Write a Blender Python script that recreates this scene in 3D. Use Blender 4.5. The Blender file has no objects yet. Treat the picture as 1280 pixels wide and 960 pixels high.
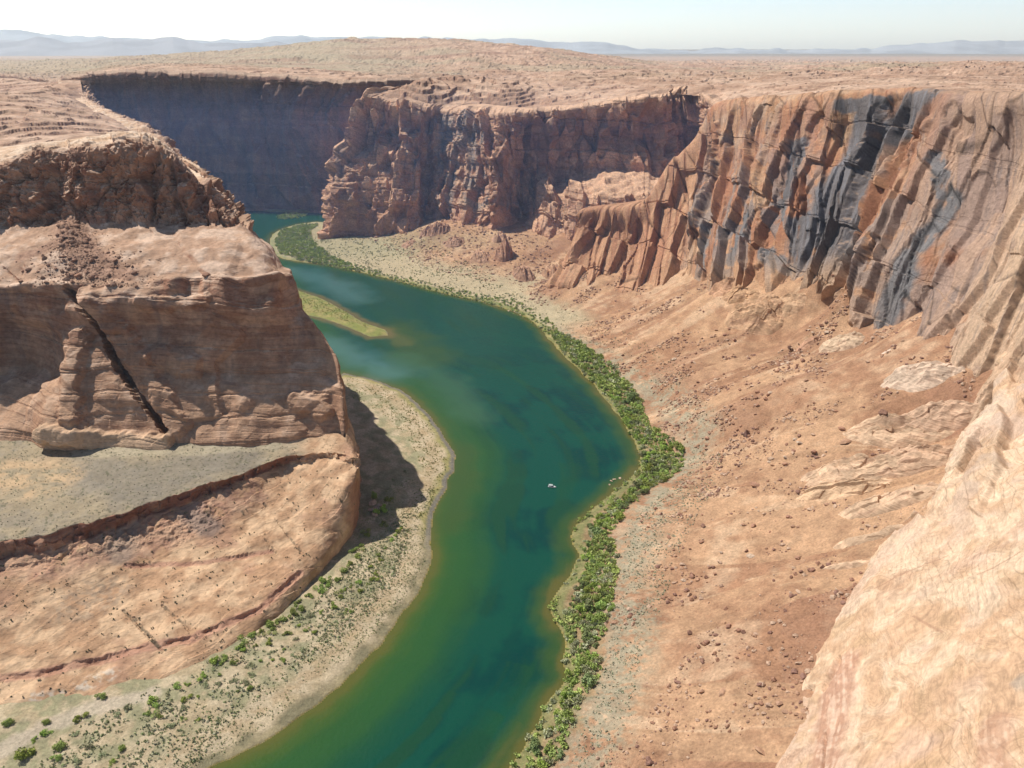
import bpy, bmesh, math, random
import numpy as np
from mathutils import Vector, Matrix
random.seed(7)
RNG = np.random.default_rng(11)
R = math.radians
SC = bpy.context.scene
COL = SC.collection

# ------------------------------------------------------------------ camera
F = 1005.0; PITCH = R(22.7); CZ = 300.0
cp, sp = math.cos(PITCH), math.sin(PITCH)
cam_d = bpy.data.cameras.new("camera"); cam = bpy.data.objects.new("camera", cam_d); COL.objects.link(cam)
cam.location = (0, 0, CZ); cam.rotation_euler = (math.pi/2 - PITCH, 0, 0)
cam_d.sensor_width = 36; cam_d.lens = 36*F/1280; cam_d.clip_start = 1; cam_d.clip_end = 200000
SC.camera = cam

def ray(px, py):
    cx = (px-640)/F; cy = (480-py)/F
    return cx, cp+cy*sp, -sp+cy*cp
def PD(px, py, D):
    x, f, u = ray(px, py); t = D/f
    return (x*t, D, CZ+u*t)
def PZ(px, py, z):
    x, f, u = ray(px, py); t = (z-CZ)/u
    return (x*t, f*t, z)
def proj(p):
    x, y, z = p[..., 0], p[..., 1], p[..., 2]-CZ
    d = y*cp-z*sp; d = np.where(d < 1, 1, d)
    return 640+F*x/d, 480-F*(y*sp+z*cp)/d

# ------------------------------------------------------------------ noise
_T = RNG.random((64, 64, 64)).astype(np.float32)*2-1
_H = RNG.random((64, 64, 64, 7)).astype(np.float32)
def vn(p):
    p = np.asarray(p, dtype=np.float64)
    i = np.floor(p).astype(np.int64); f = (p-i).astype(np.float32); f = f*f*f*(f*(f*6-15)+10)
    i &= 63; j = (i+1) & 63
    x0, y0, z0 = i[..., 0], i[..., 1], i[..., 2]; x1, y1, z1 = j[..., 0], j[..., 1], j[..., 2]
    fx, fy, fz = f[..., 0], f[..., 1], f[..., 2]
    a = _T[x0, y0, z0]*(1-fx)+_T[x1, y0, z0]*fx
    b = _T[x0, y1, z0]*(1-fx)+_T[x1, y1, z0]*fx
    c = _T[x0, y0, z1]*(1-fx)+_T[x1, y0, z1]*fx
    d = _T[x0, y1, z1]*(1-fx)+_T[x1, y1, z1]*fx
    return (a*(1-fy)+b*fy)*(1-fz)+(c*(1-fy)+d*fy)*fz
def fbm(p, o=4, g=.5, l=2.03):
    s = 0; a = 1.0; n = 0
    p = np.asarray(p, dtype=np.float64)
    for k in range(o):
        s = s+a*vn(p+k*17.3); n += a; a *= g; p = p*l
    return s/n
def ridged(p, o=4):
    s = 0; a = 1.0; n = 0
    for k in range(o):
        s = s+a*(1-np.abs(vn(p+k*9.1))*2); n += a; a *= .5; p = p*2.05
    return s/n
def facet(p, a=1.0, b=1.0, ch=150000, soft=.05):
    """chunky planar faces: each Voronoi cell gets its own height and tilt"""
    p = p.reshape(-1, 3); out = np.empty(len(p), np.float32); edge = np.empty(len(p), np.float32)
    for s in range(0, len(p), ch):
        q = p[s:s+ch]; c = np.floor(q).astype(np.int64)
        best = np.full(len(q), 1e9, np.float32); sec = best.copy(); val = np.zeros(len(q), np.float32); val2 = val.copy()
        for dx in (-1, 0, 1):
            for dy in (-1, 0, 1):
                for dz in (-1, 0, 1):
                    n = c+np.array([dx, dy, dz]); m = n & 63
                    h = _H[m[:, 0], m[:, 1], m[:, 2]]
                    d = q-(n+h[:, :3]); d2 = (d*d).sum(1)
                    v = (h[:, 6]-.5)*2*a+((h[:, 3:6]-.5)*2*b*d).sum(1)
                    w = d2 < best; w2 = (~w) & (d2 < sec)
                    val2 = np.where(w, val, np.where(w2, v, val2)); sec = np.where(w, best, np.minimum(sec, d2)); best = np.where(w, d2, best); val = np.where(w, v, val)
        ed = np.sqrt(sec)-np.sqrt(best); k = np.clip(.5-ed/soft*.5, 0, .5); out[s:s+ch] = val*(1-k)+val2*k; edge[s:s+ch] = ed
    return out, edge
def sst(a, b, x):
    t = np.clip((x-a)/(b-a), 0, 1); return t*t*(3-2*t)
def mix(a, b, m):
    a = np.asarray(a, np.float32); b = np.asarray(b, np.float32); m = np.asarray(m)[..., None]
    return a*(1-m)+b*m
def seg_dist(p, path):
    """distance and arc length to a polyline, p (...,k), path (n,k)"""
    path = np.asarray(path, float); best = np.full(p.shape[:-1], 1e18); arc = np.zeros(p.shape[:-1]); acc = 0
    for a, b in zip(path[:-1], path[1:]):
        ab = b-a; L2 = (ab*ab).sum()+1e-9
        t = np.clip(((p-a)*ab).sum(-1)/L2, 0, 1)
        d = ((p-a-t[..., None]*ab)**2).sum(-1)
        w = d < best; best = np.where(w, d, best); arc = np.where(w, acc+t*math.sqrt(L2), arc); acc += math.sqrt(L2)
    return np.sqrt(best), arc
def inside(x, y, poly):
    poly = np.asarray(poly)[:, :2]; r = np.zeros(x.shape, bool); n = len(poly)
    for i in range(n):
        x1, y1 = poly[i]; x2, y2 = poly[(i+1) % n]
        if y1 == y2: continue
        c = ((y1 > y) != (y2 > y)) & (x < (x2-x1)*(y-y1)/(y2-y1)+x1)
        r ^= c
    return r
def signed(x, y, poly):
    d, _ = seg_dist(np.stack([x, y], -1), np.vstack([np.asarray(poly)[:, :2], np.asarray(poly)[:1, :2]]))
    return np.where(inside(x, y, poly), -d, d)
class TPS:
    def __init__(s, pts, vals, lam=0.0):
        s.c = np.asarray(pts, float); v = np.asarray(vals, float); n = len(v)
        K = s.k(s.c, s.c)+lam*np.eye(n); P = np.hstack([np.ones((n, 1)), s.c])
        A = np.zeros((n+3, n+3)); A[:n, :n] = K; A[:n, n:] = P; A[n:, :n] = P.T
        s.w = np.linalg.solve(A, np.concatenate([v, np.zeros(3)]))
    @staticmethod
    def k(a, b):
        r2 = ((a[:, None]-b[None])**2).sum(-1); return r2*np.log(r2+1e-9)*.5
    def __call__(s, x, y):
        sh = np.shape(x); q = np.stack([np.ravel(x), np.ravel(y)], 1); o = np.empty(len(q))
        for i in range(0, len(q), 60000):
            c = q[i:i+60000]; o[i:i+60000] = s.k(c, s.c)@s.w[:-3]+s.w[-3]+c@s.w[-2:]
        return o.reshape(sh)

# ------------------------------------------------------------------ mesh helpers
def tag(o, label=None, cat=None, group=None, kind=None):
    for k, v in (('label', label), ('category', cat), ('group', group), ('kind', kind)):
        if v: o[k] = v
    return o
def grid_mesh(name, P, C, mat, kind='structure', keep=None, extra=None, parent=None):
    nr, nc = P.shape[:2]; idx = np.arange(nr*nc).reshape(nr, nc)
    q = np.stack([idx[:-1, :-1], idx[:-1, 1:], idx[1:, 1:], idx[1:, :-1]], -1).reshape(-1, 4)
    if keep is not None:
        k = keep; kk = (k[:-1, :-1] | k[:-1, 1:] | k[1:, 1:] | k[1:, :-1]).reshape(-1); q = q[kk]
    return raw_mesh(name, P.reshape(-1, 3), q, C.reshape(-1, C.shape[-1]) if C is not None else None, mat, kind, parent)
def raw_mesh(name, V, Q, C, mat, kind=None, parent=None, smooth=True):
    me = bpy.data.meshes.new(name); n = Q.shape[1]
    me.vertices.add(len(V)); me.vertices.foreach_set('co', np.ascontiguousarray(V, np.float32).ravel())
    me.loops.add(Q.size); me.loops.foreach_set('vertex_index', Q.astype(np.int32).ravel())
    me.polygons.add(len(Q)); me.polygons.foreach_set('loop_start', np.arange(0, Q.size, n, dtype=np.int32))
    me.polygons.foreach_set('loop_total', np.full(len(Q), n, np.int32))
    me.polygons.foreach_set('use_smooth', np.full(len(Q), smooth and name not in ('right_canyon_wall', 'middle_canyon_cliff', 'left_butte', 'plateau', 'far_canyon_wall', 'slickrock_terrace', 'rock_outcrop'), bool))
    me.update(calc_edges=True)
    if C is not None:
        at = me.color_attributes.new('Col', 'FLOAT_COLOR', 'POINT')
        c4 = np.ones((len(V), 4), np.float32); c4[:, :C.shape[1]] = C
        at.data.foreach_set('color', c4.ravel())
    me.materials.append(mat)
    o = bpy.data.objects.new(name, me); COL.objects.link(o)
    if kind: o['kind'] = kind
    if parent: o.parent = parent
    return o
def normals(P):
    du = np.gradient(P, axis=1); dv = np.gradient(P, axis=0)
    n = np.cross(du, dv); n /= np.linalg.norm(n, axis=-1, keepdims=True)+1e-9
    return n
def blur(a, r):
    for ax in (0, 1):
        rr = min(r, a.shape[ax]//3)
        for _ in range(2):
            p = np.concatenate([np.repeat(np.take(a, [0], ax), rr+1, ax), a, np.repeat(np.take(a, [-1], ax), rr, ax)], ax)
            cs = np.cumsum(p, ax); L = a.shape[ax]
            a = (np.take(cs, np.arange(2*rr+1, 2*rr+1+L), ax)-np.take(cs, np.arange(L), ax))/(2*rr+1)
    return a
def catmull(A, t, axis, tension):
    """A control array, t sample params (0..n-1) along axis"""
    A = np.moveaxis(A, axis, 0); n = len(A); i = np.clip(np.floor(t).astype(int), 0, n-2); f = t-i
    p1 = A[i]; p2 = A[i+1]; p0 = A[np.maximum(i-1, 0)]; p3 = A[np.minimum(i+2, n-1)]
    f = f.reshape((-1,)+(1,)*(A.ndim-1)); m1 = (p2-p0)*tension; m2 = (p3-p1)*tension
    r = (2*f**3-3*f**2+1)*p1+(f**3-2*f**2+f)*m1+(-2*f**3+3*f**2)*p2+(f**3-f**2)*m2
    return np.moveaxis(r, 0, axis)
def dens(ctrl, axis, step):
    px, py = proj(ctrl); q = np.stack([px, py], -1)
    L = np.linalg.norm(np.diff(q, axis=axis), axis=-1); L = np.median(L, axis=1-axis)*.5+L.max(axis=1-axis)*.5
    L = np.clip(L, 6, 160); ts = []
    for k, l in enumerate(L):
        n = max(3, int(l/step)); ts.append(k+np.arange(n)/n)
    return np.concatenate(ts+[[len(L)]])
def loft(rows, step=1.25, tu=.5, tv=.3):
    A = np.array([[PD(*p) if len(p) == 3 else (PZ(p[0], p[1], p[3]) if p[2] == 'z' else p[1:]) for p in r] for r in rows], float)
    tu_ = dens(A, 1, step); tv_ = dens(A, 0, step)
    P = catmull(catmull(A, tv_, 0, tv), tu_, 1, tu)
    return A, P, tu_, tv_
def feat(P, path, r, soft=.5):
    """soft mask around a path given by picture points picked on the base surface P; distance measured in metres on the rock"""
    px, py = proj(P[::3, ::3]); pts = []
    for a, b in path:
        k = np.argmin((px-a)**2+(py-b)**2); pts.append(P[::3, ::3].reshape(-1, 3)[k])
    if len(pts) == 1: pts.append(pts[0]+.01)
    d, _ = seg_dist(P, np.array(pts))
    d = d+fbm(P/(r*.9), 3)*r*.45
    return 1-sst(r*(1-soft), r*(1+soft*.4), d)

# ------------------------------------------------------------------ materials
def nt(name):
    m = bpy.data.materials.new(name); m.use_nodes = True; t = m.node_tree
    return m, t, t.nodes, t.links, t.nodes['Principled BSDF']
def rock_mat(name, fine=1.0, rough=.92, bump=.6, strata=.0, scale=1.0, speck=.0):
    m, t, N, L, B = nt(name)
    B.inputs['Roughness'].default_value = rough; B.inputs['Specular IOR Level'].default_value = .15
    at = N.new('ShaderNodeAttribute'); at.attribute_name = 'Col'
    g = N.new('ShaderNodeNewGeometry')
    def noise(sc, det=6, ro=.65, vec=None, dist=0):
        n = N.new('ShaderNodeTexNoise'); n.inputs['Scale'].default_value = sc; n.inputs['Detail'].default_value = det
        n.inputs['Roughness'].default_value = ro; n.inputs['Distortion'].default_value = dist
        L.new(vec or g.outputs['Position'], n.inputs['Vector']); return n
    n1 = noise(.35*scale); n2 = noise(.06*scale, 5, .6, dist=.5)
    mp = N.new('ShaderNodeMapping'); mp.inputs['Scale'].default_value = (.12*scale, .12*scale, 1.6*scale); mp.inputs['Rotation'].default_value = (.06, -.09, 0)
    L.new(g.outputs['Position'], mp.inputs['Vector']); n3 = noise(.6, 5, .6, mp.outputs['Vector'], .6)
    def mr(src, a, b, lo=.3, hi=.7):
        r = N.new('ShaderNodeMapRange'); r.inputs[1].default_value = lo; r.inputs[2].default_value = hi
        r.inputs[3].default_value = a; r.inputs[4].default_value = b; L.new(src, r.inputs[0]); return r.outputs[0]
    def mul(a, b):
        k = N.new('ShaderNodeMath'); k.operation = 'MULTIPLY'; L.new(a, k.inputs[0]); L.new(b, k.inputs[1]); return k.outputs[0]
    v = mul(mr(n1.outputs[0], 1-.32*fine, 1+.28*fine), mr(n2.outputs[0], 1-.16*fine, 1+.16*fine))
    if strata: v = mul(v, mr(n3.outputs[0], 1-strata, 1+strata*.8))
    if speck:
        w = N.new('ShaderNodeTexVoronoi'); w.inputs['Scale'].default_value = .28; L.new(g.outputs['Position'], w.inputs['Vector'])
        v = mul(v, mr(w.outputs['Distance'], 1-speck, 1, .12, .3))
    vm = N.new('ShaderNodeVectorMath'); vm.operation = 'SCALE'; L.new(at.outputs['Color'], vm.inputs[0]); L.new(v, vm.inputs['Scale'])
    L.new(vm.outputs[0], B.inputs['Base Color'])
    b1 = N.new('ShaderNodeBump'); b1.inputs['Strength'].default_value = bump; b1.inputs['Distance'].default_value = 1.6/scale
    ad = N.new('ShaderNodeMath'); ad.operation = 'ADD'; L.new(n1.outputs[0], ad.inputs[0])
    if strata: L.new(n3.outputs[0], ad.inputs[1])
    else:
        n4 = noise(1.3*scale, 4, .6); L.new(n4.outputs[0], ad.inputs[1])
    L.new(ad.outputs[0], b1.inputs['Height']); L.new(b1.outputs[0], B.inputs['Normal'])
    return m
M_cliff = rock_mat('sandstone_cliff', 1.0, bump=.7, strata=.16)
M_butte = rock_mat('butte_sandstone', .75, bump=.4, strata=.10)
M_varn = rock_mat('varnished_sandstone', .85, bump=.8, scale=1.3)
M_slick = rock_mat('slickrock', .5, bump=.4, strata=.12, scale=.9)
M_slab = rock_mat('pale_slickrock', .5, bump=.45, strata=.13, scale=1.3)
M_talus = rock_mat('talus_and_sand', .9, bump=.8, scale=2.0)
M_plat = rock_mat('plateau_rock', .8, bump=.5, strata=.15, scale=.5)

def flat_mat(name, col, rough=.8, var=.25, sc=1.0, spec=.2, attr=False):
    m, t, N, L, B = nt(name)
    B.inputs['Roughness'].default_value = rough; B.inputs['Specular IOR Level'].default_value = spec
    n = N.new('ShaderNodeTexNoise'); n.inputs['Scale'].default_value = sc; n.inputs['Detail'].default_value = 4
    g = N.new('ShaderNodeNewGeometry'); L.new(g.outputs['Position'], n.inputs['Vector'])
    r = N.new('ShaderNodeMapRange'); r.inputs[1].default_value = .3; r.inputs[2].default_value = .7
    r.inputs[3].default_value = 1-var; r.inputs[4].default_value = 1+var; L.new(n.outputs[0], r.inputs[0])
    vm = N.new('ShaderNodeVectorMath'); vm.operation = 'SCALE'; L.new(r.outputs[0], vm.inputs['Scale'])
    if attr:
        a = N.new('ShaderNodeAttribute'); a.attribute_name = 'Col'; L.new(a.outputs['Color'], vm.inputs[0])
    else:
        vm.inputs[0].default_value = col
    L.new(vm.outputs[0], B.inputs['Base Color'])
    return m
def leaf_mat(name, col, sc=.15):
    m, t, N, L, B = nt(name)
    B.inputs['Roughness'].default_value = .7; B.inputs['Specular IOR Level'].default_value = .15
    g = N.new('ShaderNodeNewGeometry'); oi = N.new('ShaderNodeObjectInfo')
    n = N.new('ShaderNodeTexNoise'); n.inputs['Scale'].default_value = 1.2; L.new(g.outputs['Position'], n.inputs['Vector'])
    ad = N.new('ShaderNodeMath'); ad.operation = 'MULTIPLY_ADD'; ad.inputs[1].default_value = .5
    L.new(oi.outputs['Random'], ad.inputs[0]); L.new(n.outputs[0], ad.inputs[2])
    r = N.new('ShaderNodeMapRange'); r.inputs[1].default_value = .35; r.inputs[2].default_value = 1.15; r.inputs[3].default_value = .55; r.inputs[4].default_value = 1.5
    L.new(ad.outputs[0], r.inputs[0])
    hs = N.new('ShaderNodeHueSaturation'); hs.inputs['Color'].default_value = (*col, 1); L.new(r.outputs[0], hs.inputs['Value'])
    h2 = N.new('ShaderNodeMapRange'); h2.inputs[3].default_value = .475; h2.inputs[4].default_value = .52; L.new(oi.outputs['Random'], h2.inputs[0]); L.new(h2.outputs[0], hs.inputs['Hue'])
    L.new(hs.outputs[0], B.inputs['Base Color'])
    B.inputs['Subsurface Weight'].default_value = 0
    return m
M_leaf = leaf_mat('tamarisk_leaves', (.32, .40, .11))
M_leaf2 = leaf_mat('willow_leaves', (.33, .42, .09))
M_sage = leaf_mat('sage_leaves', (.37, .39, .22))
M_stem = flat_mat('woody_stem', (.12, .085, .06))
M_scrub = flat_mat('scrub_foliage', (1, 1, 1), attr=True, var=.3, sc=.6)
M_boulder = rock_mat('boulder_rock', .9, bump=.6, scale=2)

# ------------------------------------------------------------------ control data (picture point + forward distance in metres, or + height)
def z_(px, py, z): return (px, py, 'z', z)
def w_(x, y, z): return ('w', x, y, z)
# left butte: columns from the left edge of the frame to the nose and on round its hidden back
L_cols = [
 [(-170,190,760),(-165,212,645),(-160,250,638),(-160,290,630),(-160,325,582),(-160,362,552),(-160,398,540),(-160,475,520),(-160,560,488),(-160,610,480)],
 [(-60,185,740),(-60,208,645),(-60,250,638),(-60,286,630),(-60,322,582),(-60,360,552),(-60,395,545),(-60,470,530),(-60,545,492),(-60,595,482)],
 [(0,178,730),(0,205,645),(0,245,638),(0,282,630),(0,318,582),(0,358,552),(0,392,550),(0,468,542),(0,540,498),(0,590,484)],
 [(45,165,735),(48,187,650),(50,235,640),(52,278,630),(50,315,582),(45,354,552),(40,390,548),(38,460,535),(40,535,500),(42,590,484)],
 [(85,160,740),(88,184,648),(88,235,638),(85,270,628),(84,310,584),(82,354,552),(82,385,543),(76,465,515),(68,540,488),(66,590,484)],
 [(118,152,745),(122,182,645),(122,230,636),(118,276,627),(118,315,582),(120,352,550),(124,382,536),(134,468,516),(140,556,488),(140,600,484)],
 [(165,142,760),(170,176,648),(172,225,638),(170,275,627),(172,312,580),(176,349,550),(180,382,537),(190,468,517),(205,558,489),(207,600,483)],
 [(192,160,760),(205,186,655),(212,228,640),(215,277,628),(220,312,580),(228,347,550),(234,383,538),(245,468,518),(255,556,489),(257,600,483)],
 [(212,190,760),(232,208,660),(244,240,645),(252,278,628),(265,312,580),(275,346,550),(280,382,540),(292,468,520),(300,555,490),(303,600,483)],
 [(225,205,765),(255,228,665),(270,252,648),(284,280,628),(304,312,582),(318,346,553),(325,380,542),(340,468,522),(350,555,492),(353,600,484)],
 [(232,212,780),(264,238,672),(284,256,655),(299,279,632),(322,308,590),(338,344,560),(347,376,546),(372,465,526),(388,553,495),(392,600,485)],
 [(236,217,800),(270,242,690),(289,260,668),(305,283,645),(333,306,606),(350,340,574),(362,368,558),(404,448,532),(420,551,498),(425,620,488)],
 [w_(-330,830,207),w_(-255,690,196),w_(-235,680,178),(309,287,665),(338,310,628),(354,338,592),(369,366,572),(426,440,538),(435,551,503),(446,655,492)],
 [w_(-360,860,207),w_(-275,725,200),w_(-255,715,180),w_(-235,700,160),w_(-212,675,148),w_(-193,640,136),w_(-181,625,112),w_(-146,600,60),w_(-128,560,28),w_(-116,520,-8)],
 [w_(-400,900,207),w_(-315,780,205),w_(-292,770,185),w_(-275,760,165),w_(-262,750,150),w_(-245,745,135),w_(-235,738,112),w_(-210,732,60),w_(-190,725,10),w_(-184,722,-8)],
 [w_(-520,1040,212),w_(-440,1000,214),w_(-425,1000,190),w_(-412,1000,165),w_(-400,1000,145),w_(-388,1000,125),w_(-375,1000,105),w_(-358,1000,55),w_(-342,1000,8),w_(-336,998,-8)],
 [w_(-760,1440,220),w_(-698,1400,222),w_(-680,1400,200),w_(-660,1400,170),w_(-640,1400,145),w_(-620,1400,120),w_(-600,1400,90),w_(-585,1400,45),w_(-570,1400,5),w_(-565,1400,-8)],
 [w_(-990,1880,241),w_(-925,1850,242),w_(-900,1850,210),w_(-880,1845,170),w_(-865,1840,145),w_(-850,1835,120),w_(-835,1830,90),w_(-800,1825,45),w_(-770,1820,5),w_(-765,1820,-8)],
]
F_cols = [
 [w_(-1150,1950,244),w_(-1120,1880,244),w_(-1110,1850,160),w_(-1100,1820,100),w_(-1090,1790,40),w_(-1080,1770,-8)],
 [(60,95,1900),(62,99,1780),(70,140,1760),(75,190,1730),(80,235,1700),(80,268,1660)],
 [(120,88,1850),(122,93,1730),(124,140,1712),(130,190,1685),(135,235,1650),(135,270,1610)],
 [(180,85,1850),(180,91,1730),(182,140,1712),(185,190,1685),(190,235,1650),(190,270,1610)],
 [(250,86,1840),(250,92,1720),(250,140,1700),(250,190,1675),(250,235,1640),(250,270,1600)],
 [(320,88,1830),(320,95,1705),(320,140,1690),(320,190,1665),(320,235,1630),(320,270,1595)],
 [(360,91,1810),(360,97,1690),(345,140,1672),(352,190,1650),(365,235,1620),(375,268,1585)],
 [(400,93,1800),(400,101,1680),(375,145,1655),(395,190,1625),(410,232,1610),(415,268,1580)],
 [(440,95,1800),(440,103,1690),(430,145,1670),(440,190,1650),(450,235,1630),(455,268,1600)],
 [(485,95,1850),(485,101,1740),(480,145,1720),(485,190,1700),(495,235,1680),(500,268,1650)],
 [(560,95,1900),(552,99,1820),(545,145,1800),(540,190,1790),(540,235,1780),(545,268,1760)],
]
M_cols = [
 [w_(-110,1900,232),w_(-150,1790,232),w_(-152,1788,200),w_(-155,1785,150),w_(-158,1783,110),w_(-160,1780,60),w_(-165,1778,15),w_(-165,1775,-8)],
 [(520,106,1740),(505,109,1620),(500,145,1610),(490,180,1600),(480,210,1590),(470,245,1580),(460,285,1570),(455,300,1560)],
 [(500,109,1600),(475,112,1500),(465,145,1490),(455,180,1480),(440,205,1465),(425,240,1455),(418,283,1440),(415,300,1430)],
 [(485,112,1520),(455,117,1410),(446,150,1400),(441,178,1393),(421,203,1380),(407,240,1372),(402,281,1360),(402,300,1345)],
 [(500,117,1500),(476,123,1385),(470,150,1376),(466,182,1368),(455,205,1350),(448,245,1342),(445,290,1335),(445,305,1320)],
 [(530,120,1480),(512,130,1372),(508,155,1364),(506,185,1358),(498,206,1342),(494,250,1334),(490,299,1318),(488,315,1300)],
 [(552,124,1460),(537,135,1366),(533,160,1362),(528,190,1358),(521,212,1345),(518,250,1338),(516,296,1310),(512,315,1290)],
 [(570,125,1450),(552,137,1378),(550,162,1374),(547,192,1370),(544,220,1362),(543,255,1352),(542,288,1325),(540,310,1290)],
 [(602,127,1430),(590,138,1350),(588,165,1342),(585,195,1332),(582,225,1322),(580,260,1305),(574,292,1285),(570,315,1265)],
 [(632,128,1420),(622,139,1330),(622,168,1315),(624,198,1300),(626,230,1290),(622,262,1275),(610,292,1262),(606,320,1230)],
 [(662,130,1420),(655,140,1345),(656,170,1340),(658,205,1335),(660,240,1310),(660,270,1275),(652,305,1235),(648,330,1200)],
 [(702,126,1440),(700,137,1350),(700,170,1350),(702,224,1332),(706,242,1262),(704,275,1225),(694,316,1180),(690,340,1150)],
 [(762,120,1440),(762,129,1345),(764,170,1348),(766,211,1332),(770,246,1205),(766,280,1190),(756,320,1160),(752,345,1130)],
 [(828,112,1430),(828,120,1330),(830,165,1330),(832,222,1290),(828,240,1190),(820,285,1160),(808,325,1130),(805,350,1100)],
 [(848,106,1560),(840,115,1440),(845,160,1420),(850,215,1380),(850,240,1240),(850,290,1200),(850,330,1160),(850,350,1120)],
 [(890,110,1500),(874,117,1400),(874,160,1390),(876,205,1370),(880,240,1290),(885,290,1230),(885,330,1190),(885,350,1150)],
 [(925,125,1200),(902,136,1160),(902,160,1160),(902,205,1150),(905,240,1140),(905,290,1130),(905,330,1120),(905,350,1100)],
]
W_cols = [
 [(772,262,1180),(768,266,1130),(766,285,1125),(764,305,1120),(760,330,1115),(755,345,1110),(755,360,1100)],
 [(742,258,1140),(727,264,1062),(722,285,1058),(714,310,1050),(702,335,1030),(688,354,1000),(684,368,980)],
 [(775,254,1140),(752,259,1050),(744,285,1040),(736,312,1022),(728,338,1000),(718,360,975),(712,375,950)],
 [(808,248,1130),(778,259,1040),(772,288,1024),(765,315,1002),(757,340,980),(748,365,955),(742,380,925)],
 [(832,238,1140),(804,250,1045),(802,282,1020),(800,310,990),(795,338,960),(788,366,930),(782,380,900)],
 [(850,205,1160),(838,204,1062),(836,245,1030),(832,285,995),(825,322,958),(815,362,918),(810,378,890)],
 [(880,168,1180),(868,172,1070),(868,215,1035),(862,262,990),(852,308,945),(840,356,900),(832,375,870)],
 [(905,128,1200),(890,134,1070),(892,185,1035),(885,240,985),(873,300,930),(862,362,868),(856,380,840)],
 [(938,116,1150),(920,128,1030),(918,180,1000),(910,238,950),(897,300,895),(888,365,835),(882,385,805)],
 [(968,114,1100),(952,124,985),(948,175,955),(940,232,905),(928,298,860),(918,364,805),(912,385,780)],
 [(1006,113,1040),(992,123,935),(986,175,905),(978,232,862),(966,298,822),(956,363,778),(950,385,750)],
 [(1045,111,990),(1032,118,893),(1024,175,868),(1016,235,828),(1004,300,785),(992,360,748),(986,380,720)],
 [(1098,108,930),(1086,115,842),(1078,175,822),(1066,235,788),(1046,300,752),(1028,353,722),(1020,375,700)],
 [(1140,107,890),(1124,114,808),(1112,175,792),(1092,235,765),(1064,300,735),(1044,352,712),(1036,375,690)],
 [(1165,107,840),(1146,114,772),(1134,175,752),(1112,235,722),(1084,305,690),(1060,368,672),(1052,390,655)],
 [(1192,108,800),(1172,117,728),(1150,180,706),(1118,250,682),(1090,330,660),(1072,408,640),(1062,428,620)],
 [(1228,110,760),(1206,119,688),(1190,185,668),(1164,260,645),(1130,335,622),(1106,417,608),(1096,436,590)],
 [(1262,110,720),(1240,120,655),(1228,190,636),(1206,262,616),(1172,340,596),(1146,412,580),(1134,440,560)],
 [(1300,110,680),(1278,119,622),(1268,190,606),(1250,270,580),(1215,350,555),(1170,440,530),(1158,470,515)],
 [(1370,108,640),(1345,117,572),(1330,200,556),(1300,290,530),(1255,380,500),(1196,492,480),(1184,510,470)],
 [(1460,105,570),(1430,115,510),(1410,210,495),(1365,320,470),(1310,430,445),(1230,560,425),(1210,580,420)],
 [(1640,100,480),(1600,112,430),(1570,230,415),(1500,370,400),(1430,500,385),(1340,640,360),(1320,660,355)],
]
T_cols = [
 [z_(-170,530,54),z_(-170,565,50),z_(-170,640,46),z_(-160,722,43),z_(-160,748,30),z_(-160,820,22),z_(-155,880,12),z_(-150,935,4),z_(-150,960,-8)],
 [z_(-80,532,54),z_(-80,563,50),z_(-80,630,46),z_(-80,700,43),z_(-80,726,31),z_(-80,795,22),z_(-78,862,12),z_(-76,912,4),z_(-75,935,-8)],
 [z_(0,535,54),z_(0,560,50),z_(0,620,47),z_(0,678,44),z_(0,704,32),z_(0,770,22),z_(0,840,11),z_(4,888,4),z_(4,908,-8)],
 [z_(50,538,54),z_(50,562,50),z_(50,615,47),z_(48,667,44),z_(50,694,32),z_(50,758,22),z_(52,832,11),z_(58,884,4),z_(60,904,-8)],
 [z_(100,540,54),z_(100,564,50),z_(100,610,47),z_(95,656,44),z_(100,680,32),z_(100,745,22),z_(106,826,11),z_(115,876,4),z_(118,896,-8)],
 [z_(150,540,54),z_(152,565,50),z_(152,602,47),z_(150,642,44),z_(154,660,32),z_(152,722,22),z_(158,815,11),z_(168,862,4),z_(172,884,-8)],
 [z_(205,540,54),z_(208,563,50),z_(208,592,47),z_(208,622,44),z_(212,640,33),z_(208,700,23),z_(212,802,11),z_(222,846,4),z_(226,866,-8)],
 [z_(255,540,54),z_(257,560,50),z_(258,583,47),z_(260,605,45),z_(264,620,35),z_(260,680,24),z_(264,786,11),z_(280,818,4),z_(286,838,-8)],
 [z_(300,540,54),z_(304,557,50),z_(305,573,47),z_(308,590,45),z_(312,602,37),z_(312,652,26),z_(320,765,11),z_(328,788,4),z_(334,806,-8)],
 [z_(345,540,54),z_(348,554,50),z_(350,562,48),z_(352,573,46),z_(355,582,40),z_(360,630,28),z_(364,730,12),z_(372,752,4),z_(378,772,-8)],
 [z_(390,540,54),z_(393,553,50),z_(396,560,48),z_(398,567,46),z_(400,574,43),z_(406,615,33),z_(408,690,13),z_(412,705,4),z_(416,725,-8)],
 [z_(422,542,54),z_(426,553,51),z_(429,560,49),z_(432,568,47),z_(434,576,45),z_(436,606,38),z_(438,655,14),z_(440,668,4),z_(442,684,-8)],
 [z_(432,545,54),z_(437,554,51),z_(441,562,49),z_(444,572,47),z_(447,585,43),z_(448,602,34),z_(448,630,16),z_(447,650,4),z_(449,668,-8)],
 [w_(-125,540,54),w_(-118,530,50),w_(-114,522,45),w_(-112,514,40),w_(-111,508,34),w_(-110,503,24),w_(-109,500,14),w_(-108,497,4),w_(-107,495,-8)],
]
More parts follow.
